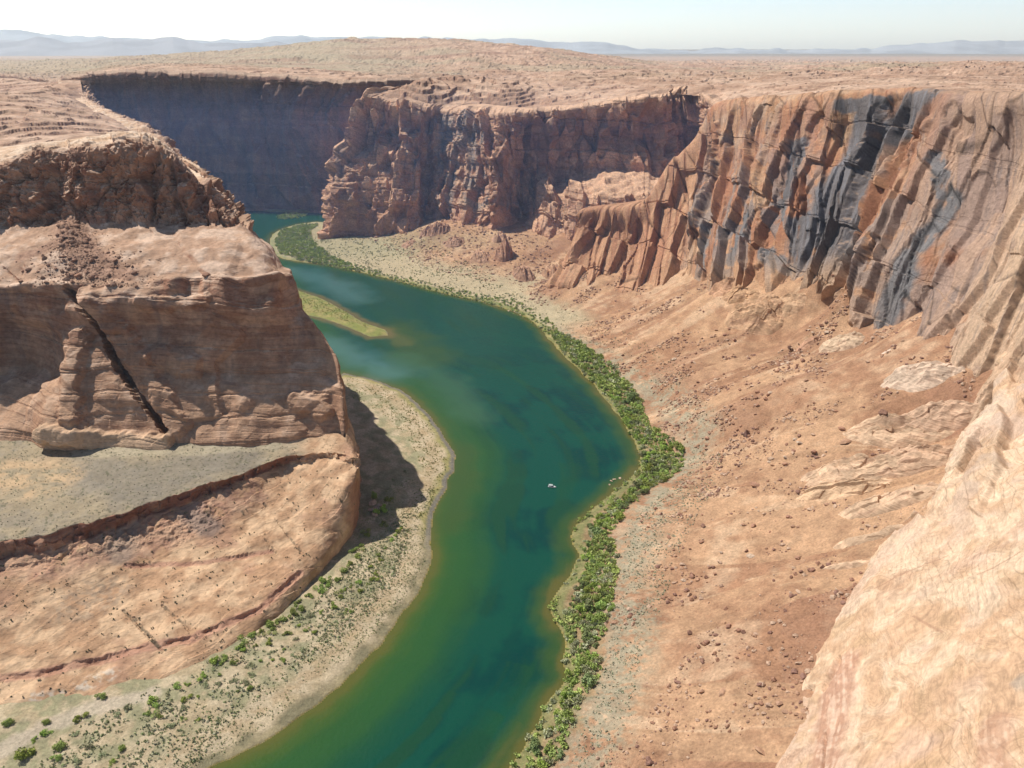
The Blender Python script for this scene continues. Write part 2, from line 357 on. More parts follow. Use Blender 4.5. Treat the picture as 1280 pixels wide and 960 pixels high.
for ci in range(3, 10):
    k_ = [0, 0, 0, .35, .8, 1, 1, 1, .8, .3][ci]
    M_cols[ci] = [(p[0], p[1], p[2]+75*k_*max(0, 1-r/6)) for r, p in enumerate(M_cols[ci])]
for cc in M_cols: cc[-1] = 'skirt'
for cc in W_cols: cc[-1] = 'skirt'
for ci, cc in enumerate(T_cols):
    if ci < 9: cc[4] = (cc[4][0], cc[4][1]-5, 'z', cc[4][3]+4)
for cc in F_cols[1:]:
    for r_ in range(4): cc[r_] = (cc[r_][0], cc[r_][1], cc[r_][2]-[45, 50, 38, 18][r_])
def T(cols): return [list(r) for r in zip(*cols)]
def wpt(p): return PD(*p) if len(p) == 3 else (PZ(p[0], p[1], p[3]) if p[2] == 'z' else p[1:])

# ------------------------------------------------------------------ plateau height
for cc in M_cols+W_cols:
    q = wpt(cc[-2]); cc[-1] = w_(q[0]+4, q[1]+8, q[2]-26)
rimL = [wpt(c[1]) for c in L_cols]; rimF = [wpt(c[1]) for c in F_cols]; rimM = [wpt(c[1]) for c in M_cols]; rimW = [wpt(c[1]) for c in W_cols[7:]]
canyon = [(-1500, -300), (-1500, 560)]+[(p[0], p[1]) for p in rimL]+[(p[0], p[1]) for p in rimF]+[(p[0], p[1]) for p in rimM]+[(p[0], p[1]) for p in rimW]+[(700, 250), (700, -300)]
pts = [p for p in rimL[::2]+rimL[-3:]+rimF+rimM[::1]+rimW]
for px, py, D in [(-200,135,1000),(0,130,1000),(60,112,1400),(0,112,1500),(-200,110,1500),(30,98,2100),(150,84,2500),(300,82,2500),(430,90,2300),(560,96,2100),(640,108,1750),(700,98,2000),(820,98,1900),(950,104,1500),(1050,100,1400),(1150,102,1200),(1300,98,1150),(1500,98,900),
     (-200,80,5500),(0,79,5500),(130,74,5500),(230,68,5500),(330,60,5200),(400,51,5200),(500,48,5000),(600,53,4800),(700,62,4600),(745,72,4400),(780,80,4400),(300,76,3800),(500,74,3600),(650,76,3300),(850,87,3000),(1000,91,2300),(1150,84,2100),(1290,80,2000),(1500,78,2000),(1150,81,2900),(1290,81,2900),(1500,82,2900),(1700,110,700),(1700,100,900),(1800,100,1300),(1800,86,2500),(1800,76,6000),(-400,115,1400),(-400,95,2500),(-400,78,6000),(1450,80,4500),(1250,80,4500),(1050,82,4500),
     (-300,76,9000),(0,75,9000),(250,73,9000),(450,73,9000),(640,77,9000),(900,77,9000),(1200,78,9000),(1600,78,9000),
     (-300,66,40000),(300,64,40000),(640,63.5,40000),(1000,63,40000),(1600,63,40000),(-300,71,16000),(300,70,16000),(640,71,16000),(1000,71,16000),(1600,71,16000)]:
    pts.append(PD(px, py, D))
pts = np.array(pts)
def plc(x, y): y = np.maximum(y, 60); return x/y*2.5, np.log(np.hypot(x, y))*1.0
PLT = TPS(np.stack(plc(pts[:, 0], pts[:, 1]), 1), pts[:, 2], lam=1e-3)
def plateau_z(x, y):
    a, b = plc(x, y); z = PLT(a, b); D = np.hypot(x, y); lim = 300-np.interp(np.log(D), np.log([300, 700, 1200, 2600, 9000]), [.058, .047, .0335, .0165, .0145])*D; w = sst(.28, .5, x/np.maximum(y, 60))*(1-sst(9000, 12000, D)); return np.where(z > lim, z*(1-w)+lim*w, z)

# ------------------------------------------------------------------ rock patches
def build(name, cols, mat, disp, color, step=1.25, tu=.5, tv=.3, fixrow0=True, snap=0):
    rows = T(cols); A, P, u, v = loft(rows, step, tu, tv)
    n = normals(P)
    c = P-np.array([0, 0, CZ]); s = np.sign(-(c*n).sum(-1).mean()); n = n*s; n = blur(n, 18); n /= np.linalg.norm(n, axis=-1, keepdims=True)
    U, V = np.meshgrid(u, v)
    global SA
    row = P[int(len(v)*.5)]; SA = np.concatenate([[0], np.cumsum(np.linalg.norm(np.diff(row, axis=0), axis=1))]); SA = np.ones_like(U)*SA[None]
    d = disp(P, n, U, V)
    fade = (sst(0, .8, V)*.4+.6*sst(.9, 1.5, V)) if fixrow0 else 1
    if isinstance(d, tuple): Q = P+n*(d[0]*fade)[..., None]+d[1]
    else: Q = P+n*(d*fade)[..., None]
    if fixrow0:
        w = (1-sst(0, .9, V))*(sst(snap-.6, snap+.4, U) if snap else 1); zt = plateau_z(Q[..., 0], Q[..., 1])-2.5
        Q[..., 2] = Q[..., 2]*(1-w)+zt*w
    nq = normals(Q)*s
    C = np.clip(color(P, Q, nq, U, V, d), .01, .95)
    o = grid_mesh(name, Q, C, mat)
    print(name, P.shape[:2]); return o

def aniso(P, k, j, m, wk, wj, wm):
    return np.stack([(P*k).sum(-1)/wk, (P*j).sum(-1)/wj, (P*m).sum(-1)/wm], -1)
def wall(P, ws, wz, lean=0., off=0., wob=2.2):
    q = fbm(P/26, 3)*wob
    return np.stack([(SA+q-lean*P[..., 2])/ws+off, (P[..., 2]+q)/wz+off, np.full_like(SA, off)+(P[..., 1]-SA)*0], -1)
X = np.array([1., 0, 0]); Y = np.array([0, 1., 0]); Z = np.array([0, 0, 1.])
def beds(P, h, amp, tilt=(.03, .05), wob=2.5):
    """bedding ledges: saw profile in height, each bed sticking out its own amount"""
    z = P[..., 2]+P[..., 0]*tilt[0]+P[..., 1]*tilt[1]+fbm(P/45, 3)*wob
    i = np.floor(z/h); f = z/h-i
    r = _T[(i.astype(int)*7) & 63, 3, 5]
    return (r*.9+(.5-f)*.5-np.where(f < .1, .6, 0))*amp

RED = (.40, .195, .115); ORG = (.52, .30, .17); BUF = (.60, .42, .28); PAL = (.66, .52, .39); DRK = (.145, .135, .135); MAU = (.34, .245, .20); BLU = (.185, .185, .19)

# -- right wall
jW = np.array([0.10, -.34, .93]); jW /= np.linalg.norm(jW); kW = np.array([0.1, .93, .34]); kW /= np.linalg.norm(kW); mW = np.cross(jW, kW)
def pleat(P):
    ph = (SA-.20*P[..., 2]+fbm(P/70+2, 2)*14+fbm(P/14, 2)*.8)/46; lv = (P[..., 2]+SA*.06+fbm(P/45+7, 2)*9)/44; li = np.floor(lv).astype(int)+np.floor(ph*.5).astype(int)*3; ph = ph+_H[li & 63, 7, 3, 0]*.55; f = ph-np.floor(ph); am = .45+.55*_H[np.floor(ph).astype(int) & 63, 5, 9, 2]
    return np.where(f < .94, f/.94, (1-f)/.06)*14*am-4+_T[li & 63, 6, 1]*2.2-(np.abs(lv % 1-.02) < .03)*1.0
def W_disp(P, n, U, V):
    q = P+fbm(P/30, 3)[..., None]*np.array([5, 8, 5])
    a, e1 = facet(wall(P, 30, 100, -.08), .8, 1.5); b, e2 = facet(wall(P, 15, 48, -.05, 3.3), .7, 1.3); c, e3 = facet(wall(P, 4.5, 17, -.1, 7.7), .45, 1.3)
    sh = U.shape; a, b, c, e1 = a.reshape(sh), b.reshape(sh), c.reshape(sh), e1.reshape(sh)
    near = sst(14.0, 16, U)                        # smoother, closer bays
    d = a*5.5*(1-.3*near)+b*(3.0-1.4*near)+c*.7*sst(-.1, .3, fbm(P/25+3, 2))+fbm(P/5, 3)*.22-(1-sst(0, .05, e1))*2.2*(1-near*.5)+pleat(P)*(1-.55*near)
    d += (beds(P, 47, .5, (.1, .12), 14)+fbm(P/60+9, 2)*5)*sst(3, 5, U)
    d = d*(.35+.65*sst(1.0, 2.1, V))
    d -= feat(P, [(1118,130),(1098,190),(1085,250),(1055,345)], 16)*9      # big dark bay
    d -= feat(P, [(1020,150),(985,220),(968,255)], 9)*6
    d -= feat(P, [(1185,140),(1205,160)], 8)*4
    d += feat(P, [(1160,160),(1120,215),(1090,300),(1075,395)], 9)*4       # pillar edge
    d += feat(P, [(975,135),(960,190),(945,240),(950,330)], 8)*5
    d += feat(P, [(900,160),(885,220),(870,290)], 8)*6
    return d
def W_col(P, Q, n, U, V, d):
    st = fbm(wall(P, 3.5, 40, -.1, 2.2), 4); big = fbm(P/38+5, 3); mid = fbm(P/11, 4)
    c = mix(RED, ORG, sst(-.4, .4, st*.5+big*.7)); c = mix(c, BUF, sst(.15, .55, mid*.5+big)*.5)
    pa, _ = facet(wall(P, 30, 100, -.08), 1., 0.); pb, _ = facet(wall(P, 15, 48, -.05, 3.3), 1., 0.); pa = pa.reshape(U.shape); pb = pb.reshape(U.shape); _, eg = facet(wall(P, 30, 100, -.08), 1., 0.); _, eh = facet(wall(P, 15, 48, -.05, 3.3), 1., 0.); eg = eg.reshape(U.shape); eh = eh.reshape(U.shape)
    c = c*(1+.16*pb+.08*pa)[..., None]
    c = mix(c, mix((.20, .175, .17), (.27, .225, .205), sst(-.3, .3, st*.5+pb)), ((pb+.5*pa+.25*big) > .15)*.85*sst(5, 7, U)*np.clip(.35+.65*sst(2.0, 3.4, V), 0, 1)*sst(.8, 1.3, V)*sst(-.5, -.1, mid))
    c = mix(c, (.38, .175, .10), ((pb-.4*pa) < -.75)*.6)
    right = sst(14.5, 16.2, U); c = mix(c, mix(MAU, (.45, .30, .215), sst(-.5, .5, st*.5+pb)), right*sst(-.9, -.3, big+mid*.4+pa*.5)*.9)
    c = mix(c, BUF, sst(17.6, 19, U)*sst(-.5, .2, mid+V*.1)*.85)
    dark = np.maximum.reduce([feat(P, pa, r) for pa, r in [
        ([(1150,125),(1118,160),(1085,220),(1055,290),(1030,340)], 28), ([(1080,150),(1045,230),(1020,290)], 20), ([(1000,180),(985,250),(975,250)], 9), ([(1000,280),(1000,345)], 15), ([(1050,130),(1105,128)], 8)]])
    blue = np.maximum.reduce([feat(P, pa, r) for pa, r in [
        ([(885,285),(872,350)], 8), ([(935,275),(920,330),(925,310)], 9), ([(960,320),(990,335)], 9), ([(1130,330),(1105,395)], 13), ([(1190,250),(1150,300)], 10), ([(980,270),(978,250)], 6), ([(1170,200),(1180,240)], 7)]])
    brk = sst(-.25, .25, mid+st*.7+.12)
    c = mix(c, BLU, np.clip(blue*1.3, 0, 1)*.92*sst(-.5, -.05, mid*.6+st*.5+.1)); c = mix(c, mix(DRK, (.19, .19, .205), sst(-.1, .5, st)), np.clip(dark*1.4, 0, 1)*.95*sst(-.6, -.2, mid*.6+st*.5+.1))
    stk = sst(.12, .4, fbm(wall(P, 2.0, 55, -.1, 9.3), 3))*sst(.0, .3, big+.1)*(1-sst(19, 20, U)); c = mix(c, (.17, .15, .15), stk*.5)
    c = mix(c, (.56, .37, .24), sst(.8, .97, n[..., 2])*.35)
    low = sst(4.2, 5, V)*(1-right); c = mix(c, (.60, .38, .225), low*.6)
    fin = (1-sst(5.2, 6.8, U)); c = mix(c, mix((.42, .215, .13), (.56, .33, .2), sst(-.3, .3, st)), fin*.8)
    ck = np.maximum(.55*(1-sst(0, .028, eg)), .42*(1-sst(0, .035, eh))*sst(-.2, .2, fbm(P/14+2, 2)))
    return c*((1+.10*mid)*(1-ck))[..., None]
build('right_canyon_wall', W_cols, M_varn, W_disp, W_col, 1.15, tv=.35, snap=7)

# -- middle cliff
def M_disp(P, n, U, V):
    q = P+fbm(P/40, 3)[..., None]*np.array([9, 5, 5])
    a, e1 = facet(wall(P, 34, 75, 0, 1.1), .9, 1.2); b, _ = facet(wall(P, 13, 26, 0, 2.2), .8, 1.1); c, _ = facet(wall(P, 6, 14, 0, 4.2), .8, 1.)
    sh = U.shape; a, b, c, e1 = a.reshape(sh), b.reshape(sh), c.reshape(sh), e1.reshape(sh)
    bench = sst(10.8, 11.6, U)*sst(2.8, 3.1, V)*(1-sst(3.85, 4.1, V))
    d = (a*12+b*5.0+c*.8-(1-sst(0, .05, e1))*3)*(1-.85*bench)+bench*fbm(P/16, 4)*7+fbm(P/12, 4)*1.0+beds(P, 24, 4.0)*(1-bench)+beds(P, 7, .9)*(1-bench)
    d -= feat(P, [(537,150),(534,200),(532,285)], 13)*22
    d += feat(P, [(505,185),(512,240),(505,285)], 16)*7
    d += feat(P, [(628,165),(626,225),(622,270)], 11)*22
    d -= feat(P, [(655,150),(652,210),(650,262)], 15)*14
    d -= feat(P, [(470,155),(515,160)], 14)*11
    d += feat(P, [(450,195),(480,192),(515,198)], 9)*8
    d -= feat(P, [(580,150),(576,250)], 8)*8; d -= feat(P, [(602,160),(606,230)], 7)*9; d -= feat(P, [(690,255),(700,300)], 12)*10; d -= feat(P, [(448,230),(452,285)], 7)*6
    d += fbm(P/70, 3)*8
    d += sst(.9, 1.1, V)*(1-sst(1.5, 2.0, V))*3*np.clip(.5+1.3*fbm(P/30+4, 2), 0, 1.3)
    return d
def M_col(P, Q, n, U, V, d):
    st = fbm(aniso(P, X, Z, Y, 5, 60, 40), 4); big = fbm(P/60+3, 3); mid = fbm(P/16, 4)
    pb, _ = facet(wall(P, 13, 26, 0, 2.2), 1., 0.); pb = pb.reshape(U.shape); c = mix((.42, .235, .155), (.54, .34, .225), sst(-.3, .3, mid+st*.3)); c = c*(1+.25*pb)[..., None]; bz = (P[..., 2]+fbm(P/60, 2)*5)/6.5; c = c*(1-.22*(np.abs(bz % 1-.5) > .42)*sst(-.3, .1, fbm(P/50+1, 2)))[..., None]; 
    grey = np.maximum.reduce([feat(P, pa, r) for pa, r in [([(560,160),(560,270)], 26), ([(600,170),(595,250)], 28), ([(585,150),(570,180)], 25), ([(450,250),(470,270)], 14), ([(500,170),(520,200)], 14)]])
    c = mix(c, (.22, .20, .19), grey*.8*sst(-.5, .1, mid+st)); 
    c = mix(c, (.14, .125, .13), sst(.1, .4, st)*sst(-.1, .3, big)*(1-sst(10.5, 12, U))*.6)
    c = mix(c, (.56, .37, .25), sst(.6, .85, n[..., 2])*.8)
    c = mix(c, (.50, .285, .185), sst(4.8, 6, V)*.7); c = mix(c, (.23, .125, .09), feat(P, [(680,170),(760,165),(820,170)], 30)*.5)
    c = mix(c, (.57, .38, .26), (1-sst(.9, 1.3, V))*.9)
    return c*(1+.1*mid)[..., None]
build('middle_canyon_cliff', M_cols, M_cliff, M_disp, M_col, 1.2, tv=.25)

# -- far wall
def F_disp(P, n, U, V):
    a, e = facet(wall(P, 55, 120, 0, .4), .9, 1.2); b, _ = facet(wall(P, 18, 45, 0, 2.6), .8, 1.)
    sh = U.shape; return a.reshape(sh)*9+b.reshape(sh)*4+fbm(P/15, 4)*2.5+beds(P, 38, 3)
def F_col(P, Q, n, U, V, d):
    mid = fbm(P/30, 4); st = fbm(aniso(P, X, Z, Y, 8, 90, 60), 4)
    c = mix((.27, .16, .125), (.36, .23, .17), sst(-.3, .3, mid+st*.6)); c = mix(c, (.14, .13, .14), sst(0, .4, st)*.4)
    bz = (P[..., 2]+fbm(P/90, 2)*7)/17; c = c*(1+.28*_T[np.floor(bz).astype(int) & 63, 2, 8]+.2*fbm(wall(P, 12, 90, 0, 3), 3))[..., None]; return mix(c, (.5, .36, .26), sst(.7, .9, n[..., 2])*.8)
build('far_canyon_wall', F_cols, M_cliff, F_disp, F_col, 1.6, tv=.35)

# -- left butte
def L_disp(P, n, U, V):
    q = P+fbm(P/25, 3)[..., None]*4
    up = (1-sst(2.9, 3.3, V)); nose = sst(11, 12.5, U)
    a, e1 = facet(wall(P, 18, 26, 0, .7), .9, 1.1); b, _ = facet(q/7.5+3, .9, 1.); c, _ = facet(q/3.0+8, .8, 1.)
    g, e2 = facet(wall(P, 50, 34, 0, 6.2), .5, 1.0)
    sh = U.shape; a, b, c, e1, g, e2 = (t.reshape(sh) for t in (a, b, c, e1, g, e2))
    crag = feat(P, [(262,232),(285,262),(300,285)], 10)
    d = up*(a*5.0+b*2.8+c*1.2-(1-sst(0, .06, e1))*2.)+(1-up)*(g*2.0+b*.18)
    d += crag*(b*3+c*2+1)
    lower = sst(4.7, 5.3, V)
    d += beds(P, 14, 1.1, wob=5)*lower*.7+beds(P, 3.6, .24, (.09, .02), 4)*lower+beds(P, 5.5, 1.3)*up+fbm(P/9, 3)*(.35+.7*up)+fbm(P/30+2, 3)*4.5*lower
    lipn = np.clip(.5+1.3*fbm(P/22+11, 2), 0, 1.3); d += sst(4.8, 5.3, V)*(1-sst(6.0, 6.35, V))*7.5*lipn*(1-.5*nose)-sst(6.1, 6.4, V)*(1-sst(6.8, 7.3, V))*2.5
    # lit bench: slabs with joints
    benchm = sst(3.0, 3.4, V)*(1-sst(4.8, 5.2, V)); d += benchm*(fbm(P/14, 3)*1.6)
    for path in ([(240,294),(262,320),(275,346)], [(160,330),(220,318),(290,322)], [(0,330),(25,352)]):
        d -= feat(P, path, .7)*1.2*sst(-.4, .2, fbm(P/6, 2))
    # great diagonal slot
    d -= feat(P, [(86,362),(110,392),(130,425),(150,462),(176,500),(206,540)], 2.7, .35)*9
    d += feat(P, [(110,372),(150,420),(185,470),(225,535)], 9)*5
    d -= feat(P, [(10,430),(45,450)], 22)*9
    d += feat(P, [(95,420),(85,480),(90,520)], 8)*5
    d -= feat(P, [(150,425),(160,470)], 7)*2
    d += feat(P, [(200,445),(235,455)], 9)*4            # bulge that catches the light
    d += feat(P, [(270,490),(300,500)], 10)*3+feat(P, [(370,500),(400,510)], 9)*4
    d += feat(P, [(180,382),(260,378),(335,372)], 5)*3.5 # overhanging lip
    d += feat(P, [(60,545),(130,552),(205,556)], 7)*6     # rounded apron at the foot
    d += feat(P, [(75,285),(110,320),(150,345)], 10)*.8  # debris cone
    return d
def L_col(P, Q, n, U, V, d):
    mid = fbm(P/9, 4); big = fbm(P/35+4, 3); st = fbm(aniso(P, X, Z, Y, 6, 50, 40), 4)
    bd = fbm(np.stack([P[..., 0]/60, P[..., 1]/60, P[..., 2]/2.2], -1), 3)
    c = mix((.35, .175, .11), (.47, .275, .18), sst(-.3, .3, mid+bd*.6))
    c = mix(c, (.21, .14, .12), sst(.05, .45, st+big*.4)*.55); c = mix(c, (.24, .13, .09), (1-sst(2.8, 3.1, V))*sst(.9, 1.3, V)*.2)
    bl = (P[..., 2]+P[..., 0]*.09+fbm(P/45, 3)*4)/3.6; c = c*(1-.22*(np.abs(bl % 1-.5) > .43)*sst(4.7, 5.3, V))[..., None]
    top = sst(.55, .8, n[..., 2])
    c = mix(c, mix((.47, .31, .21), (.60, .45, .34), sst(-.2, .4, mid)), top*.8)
    deb = feat(P, [(80,272),(98,305),(130,340)], 13); deb2 = feat(P, [(30,320),(80,300),(120,335),(160,345)], 9)
    c = mix(c, mix((.27, .16, .11), (.38, .23, .16), sst(-.3, .3, fbm(P/1.6, 3))), np.maximum(deb, deb2)*sst(3.0, 3.15, V)*.9)
    c = mix(c, (.47, .29, .18), sst(5.8, 7.6, V)*.5); 
    c = mix(c, (.58, .40, .26), feat(P, [(60,545),(130,552),(205,556)], 9)*.8)
    c = mix(c, (.085, .065, .06), feat(P, [(86,362),(110,392),(130,425),(150,462),(176,500),(206,540)], 1.9, .3)*.7)  # slot painted near black, its inner shade put into the rock colour
    c = mix(c, mix(BUF, PAL, sst(-.2, .3, mid)), (1-sst(.7, 1.1, V))*.85)
    return c*(1+.12*mid+.06*bd)[..., None]
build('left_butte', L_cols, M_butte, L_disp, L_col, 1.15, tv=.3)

# -- terrace and slickrock apron, lower left
def T_disp(P, n, U, V):
    g, e = facet(np.stack([P[..., 0]/28+.2*P[..., 1]/28, P[..., 1]/20, P[..., 2]/60], -1)+2.1, .5, .8); g = g.reshape(U.shape); e = e.reshape(U.shape)
    sl = sst(3.9, 4.3, V); sc = sst(3, 3.2, V)*(1-sst(3.9, 4.15, V))
    a, _ = facet(P/5.5, .9, 1.); a = a.reshape(U.shape)
    k = P[..., 0]*.79-P[..., 1]*.61+fbm(P/35, 3)*7
    i = np.floor(k/9); f = k/9-i; led = (_T[(i.astype(int)*5) & 63, 9, 2]*.6+(.5-f)*.7)
    d = sl*(g*.0+led*.45+fbm(P/16, 4)*1.6+fbm(P/5, 3)*.35)+sc*a*2.0+(1-sst(2.7, 3, V))*fbm(P/20, 3)*.5
    for path in ([(155,765),(200,812)], [(203,758),(245,798)], [(168,775),(205,812)], [(150,640),(190,705)], [(300,640),(345,690)], [(330,630),(375,690),(395,715)]):
        d -= feat(P, path, .8)*.8*sst(-.4, .2, fbm(P/5, 2))
    for path, r, h in (([(0,848),(60,838),(131,823),(195,806),(244,799),(326,761),(375,716)], 2.0, 1.9), ([(160,708),(260,705),(340,690)], 1.6, 1.3), ([(0,712),(60,705)], 2, 1.5)):
        d -= feat(P, path, r)*h*sst(-.45, .25, fbm(P/11+2, 3))*.9
    d += fbm(P/3, 3)*sst(3.9, 4.3, V)*feat(P, [(60,690),(150,665),(250,650)], 16)*1.5
    wj = sst(2.5, 3, V)*(1-sst(4.0, 4.6, V)); sh = np.stack([fbm(P/13+1, 3)*2.5*wj, (fbm(P/14+5, 4)*5+fbm(P/4, 2)*1.2)*wj, 0*wj], -1)
    return d, sh
def T_col(P, Q, n, U, V, d):
    mid = fbm(P/8, 4); big = fbm(P/30+8, 3); fine = fbm(P/2.2, 3)
    ring = np.sin((P[..., 0]*.79-P[..., 1]*.61+fbm(P/28, 3)*22)/2.6)
    ter = mix((.35, .285, .19), (.285, .24, .175), sst(-.2, .3, mid)); ter = mix(ter, (.225, .20, .16), feat(P, [(120,590),(180,610),(280,575)], 24)*.7)
    ter = mix(ter, (.55, .38, .22), feat(P, [(10,590),(60,600)], 24)*.75*sst(-.5, .2, mid+fine*.4)); ter = mix(ter, (.42, .36, .25), feat(P, [(100,565),(250,562),(380,552)], 7)*.7)
    ter = mix(ter, (.12, .12, .07), sst(.32, .5, fbm(P/1.5+5, 2))*.75)
    slk = mix((.48, .295, .175), (.62, .425, .265), sst(-.35, .35, mid+big*.6+ring*.12))
    slk = mix(slk, (.43, .25, .165), sst(.15, .5, fbm(P/22+1, 4))*.7)
    red = feat(P, [(20,700),(110,690),(160,680),(230,650),(300,615)], 17); slk = mix(slk, mix((.36, .20, .14), (.48, .30, .2), sst(-.2, .3, mid)), red*.85*sst(-.5, .0, mid+fine*.5))
    slk = mix(slk, (.30, .24, .18), feat(P, [(140,740),(90,755)], 14)*.5*sst(-.3, .3, fine)); slk = mix(slk, (.25, .19, .16), feat(P, [(235,640),(260,660)], 9)*.7)
    slk = mix(slk, (.30, .24, .19), feat(P, [(150,690),(160,650)], 9)*.6)
    for path, r in (([(0,848),(60,838),(131,823),(195,806),(244,799),(326,761),(375,716)], 3.4), ([(160,708),(260,705),(340,690)], 2.2)):
        slk = mix(slk, (.40, .21, .15), feat(P, path, r)*.7)
    for path in ([(155,765),(200,812)], [(203,758),(245,798)], [(168,775),(205,812)], [(150,640),(190,705)], [(300,640),(345,690)], [(330,630),(375,690),(395,715)]):
        slk = mix(slk, (.15, .12, .08), feat(P, path, .9)*.75*sst(-.15, .1, fbm(P/2.2+3, 2)))
    kk_ = P[..., 0]*.79-P[..., 1]*.61+fbm(P/35, 3)*9+fbm(P/7, 2)*1.2; ln = np.abs((kk_/6.5) % 1-.5) > .455; ln2 = np.abs((kk_/2.3+.3) % 1-.5) > .44
    slk = slk*(1-.30*ln*sst(-.3, .2, fbm(P/18+4, 2))-.14*ln2*sst(-.1, .3, fbm(P/13+8, 2)))[..., None]
    scr = mix((.26, .12, .08), (.36, .2, .13), sst(-.2, .3, mid))
    endm = sst(8.9, 9.9, U+.5*fbm(P/9, 2)); ter = mix(ter, slk, endm); scr = mix(scr, slk, endm*.8)
    c = mix(ter, scr, sst(3.0, 3.08, V)); c = mix(c, slk, sst(3.95, 4.15, V))
    c = mix(c, (.40, .20, .13), sst(10.6, 11.6, U)*sst(4.6, 5.1, V)*.7)
    wh = np.maximum(feat(P, [(100,860),(140,842)], 4), feat(P, [(45,875),(75,870)], 4)); c = mix(c, (.62, .55, .45), wh*.7*sst(-.2, .2, fine))
    return c*(1+.10*mid+.05*ring*sst(4, 4.3, V)+.05*fine)[..., None]
build('slickrock_terrace', T_cols, M_slick, T_disp, T_col, 1.15, tv=.25, fixrow0=False)

# ------------------------------------------------------------------ near slab: a long face dipping to the left
along = np.array([.541, .841]); perp = np.array([.841, -.541])
def slab_pt(px, py, k=1.1):
    x, f, u = ray(px, py)
    a1 = perp @ np.array([x, f]); b1 = along @ np.array([x, f]); p0 = perp @ np.array([105, 233]); q0 = along @ np.array([105, 233])
    t = (CZ-39+.086*q0+k*p0)/(k*a1+.086*b1-u)
    return (x*t, f*t, CZ+u*t)
S_rows_px = [  # along the contact, from far to near, each going right
 [(1262,440),(1290,430),(1330,425),(1400,415),(1500,400),(1700,380)],
 [(1240,506),(1275,480),(1320,470),(1400,460),(1500,450),(1720,430)],
 [(1205,560),(1240,540),(1290,530),(1380,520),(1500,520),(1760,500)],
 [(1166,618),(1200,604),(1260,600),(1360,590),(1500,590),(1800,580)],
 [(1092,680),(1140,660),(1220,650),(1340,650),(1500,650),(1840,650)],
 [(1066,738),(1110,725),(1190,715),(1320,715),(1500,720),(1880,730)],
 [(1032,802),(1080,790),(1170,785),(1310,785),(1500,790),(1920,810)],
 [(1004,850),(1055,845),(1150,845),(1300,850),(1500,860),(1960,880)],
 [(990,912),(1040,905),(1140,905),(1290,915),(1500,930),(2000,960)],
 [(968,958),(1020,960),(1125,965),(1285,975),(1500,1000),(2050,1050)],
 [(940,1030),(1000,1035),(1110,1040),(1280,1060),(1500,1090),(2100,1150)],
]
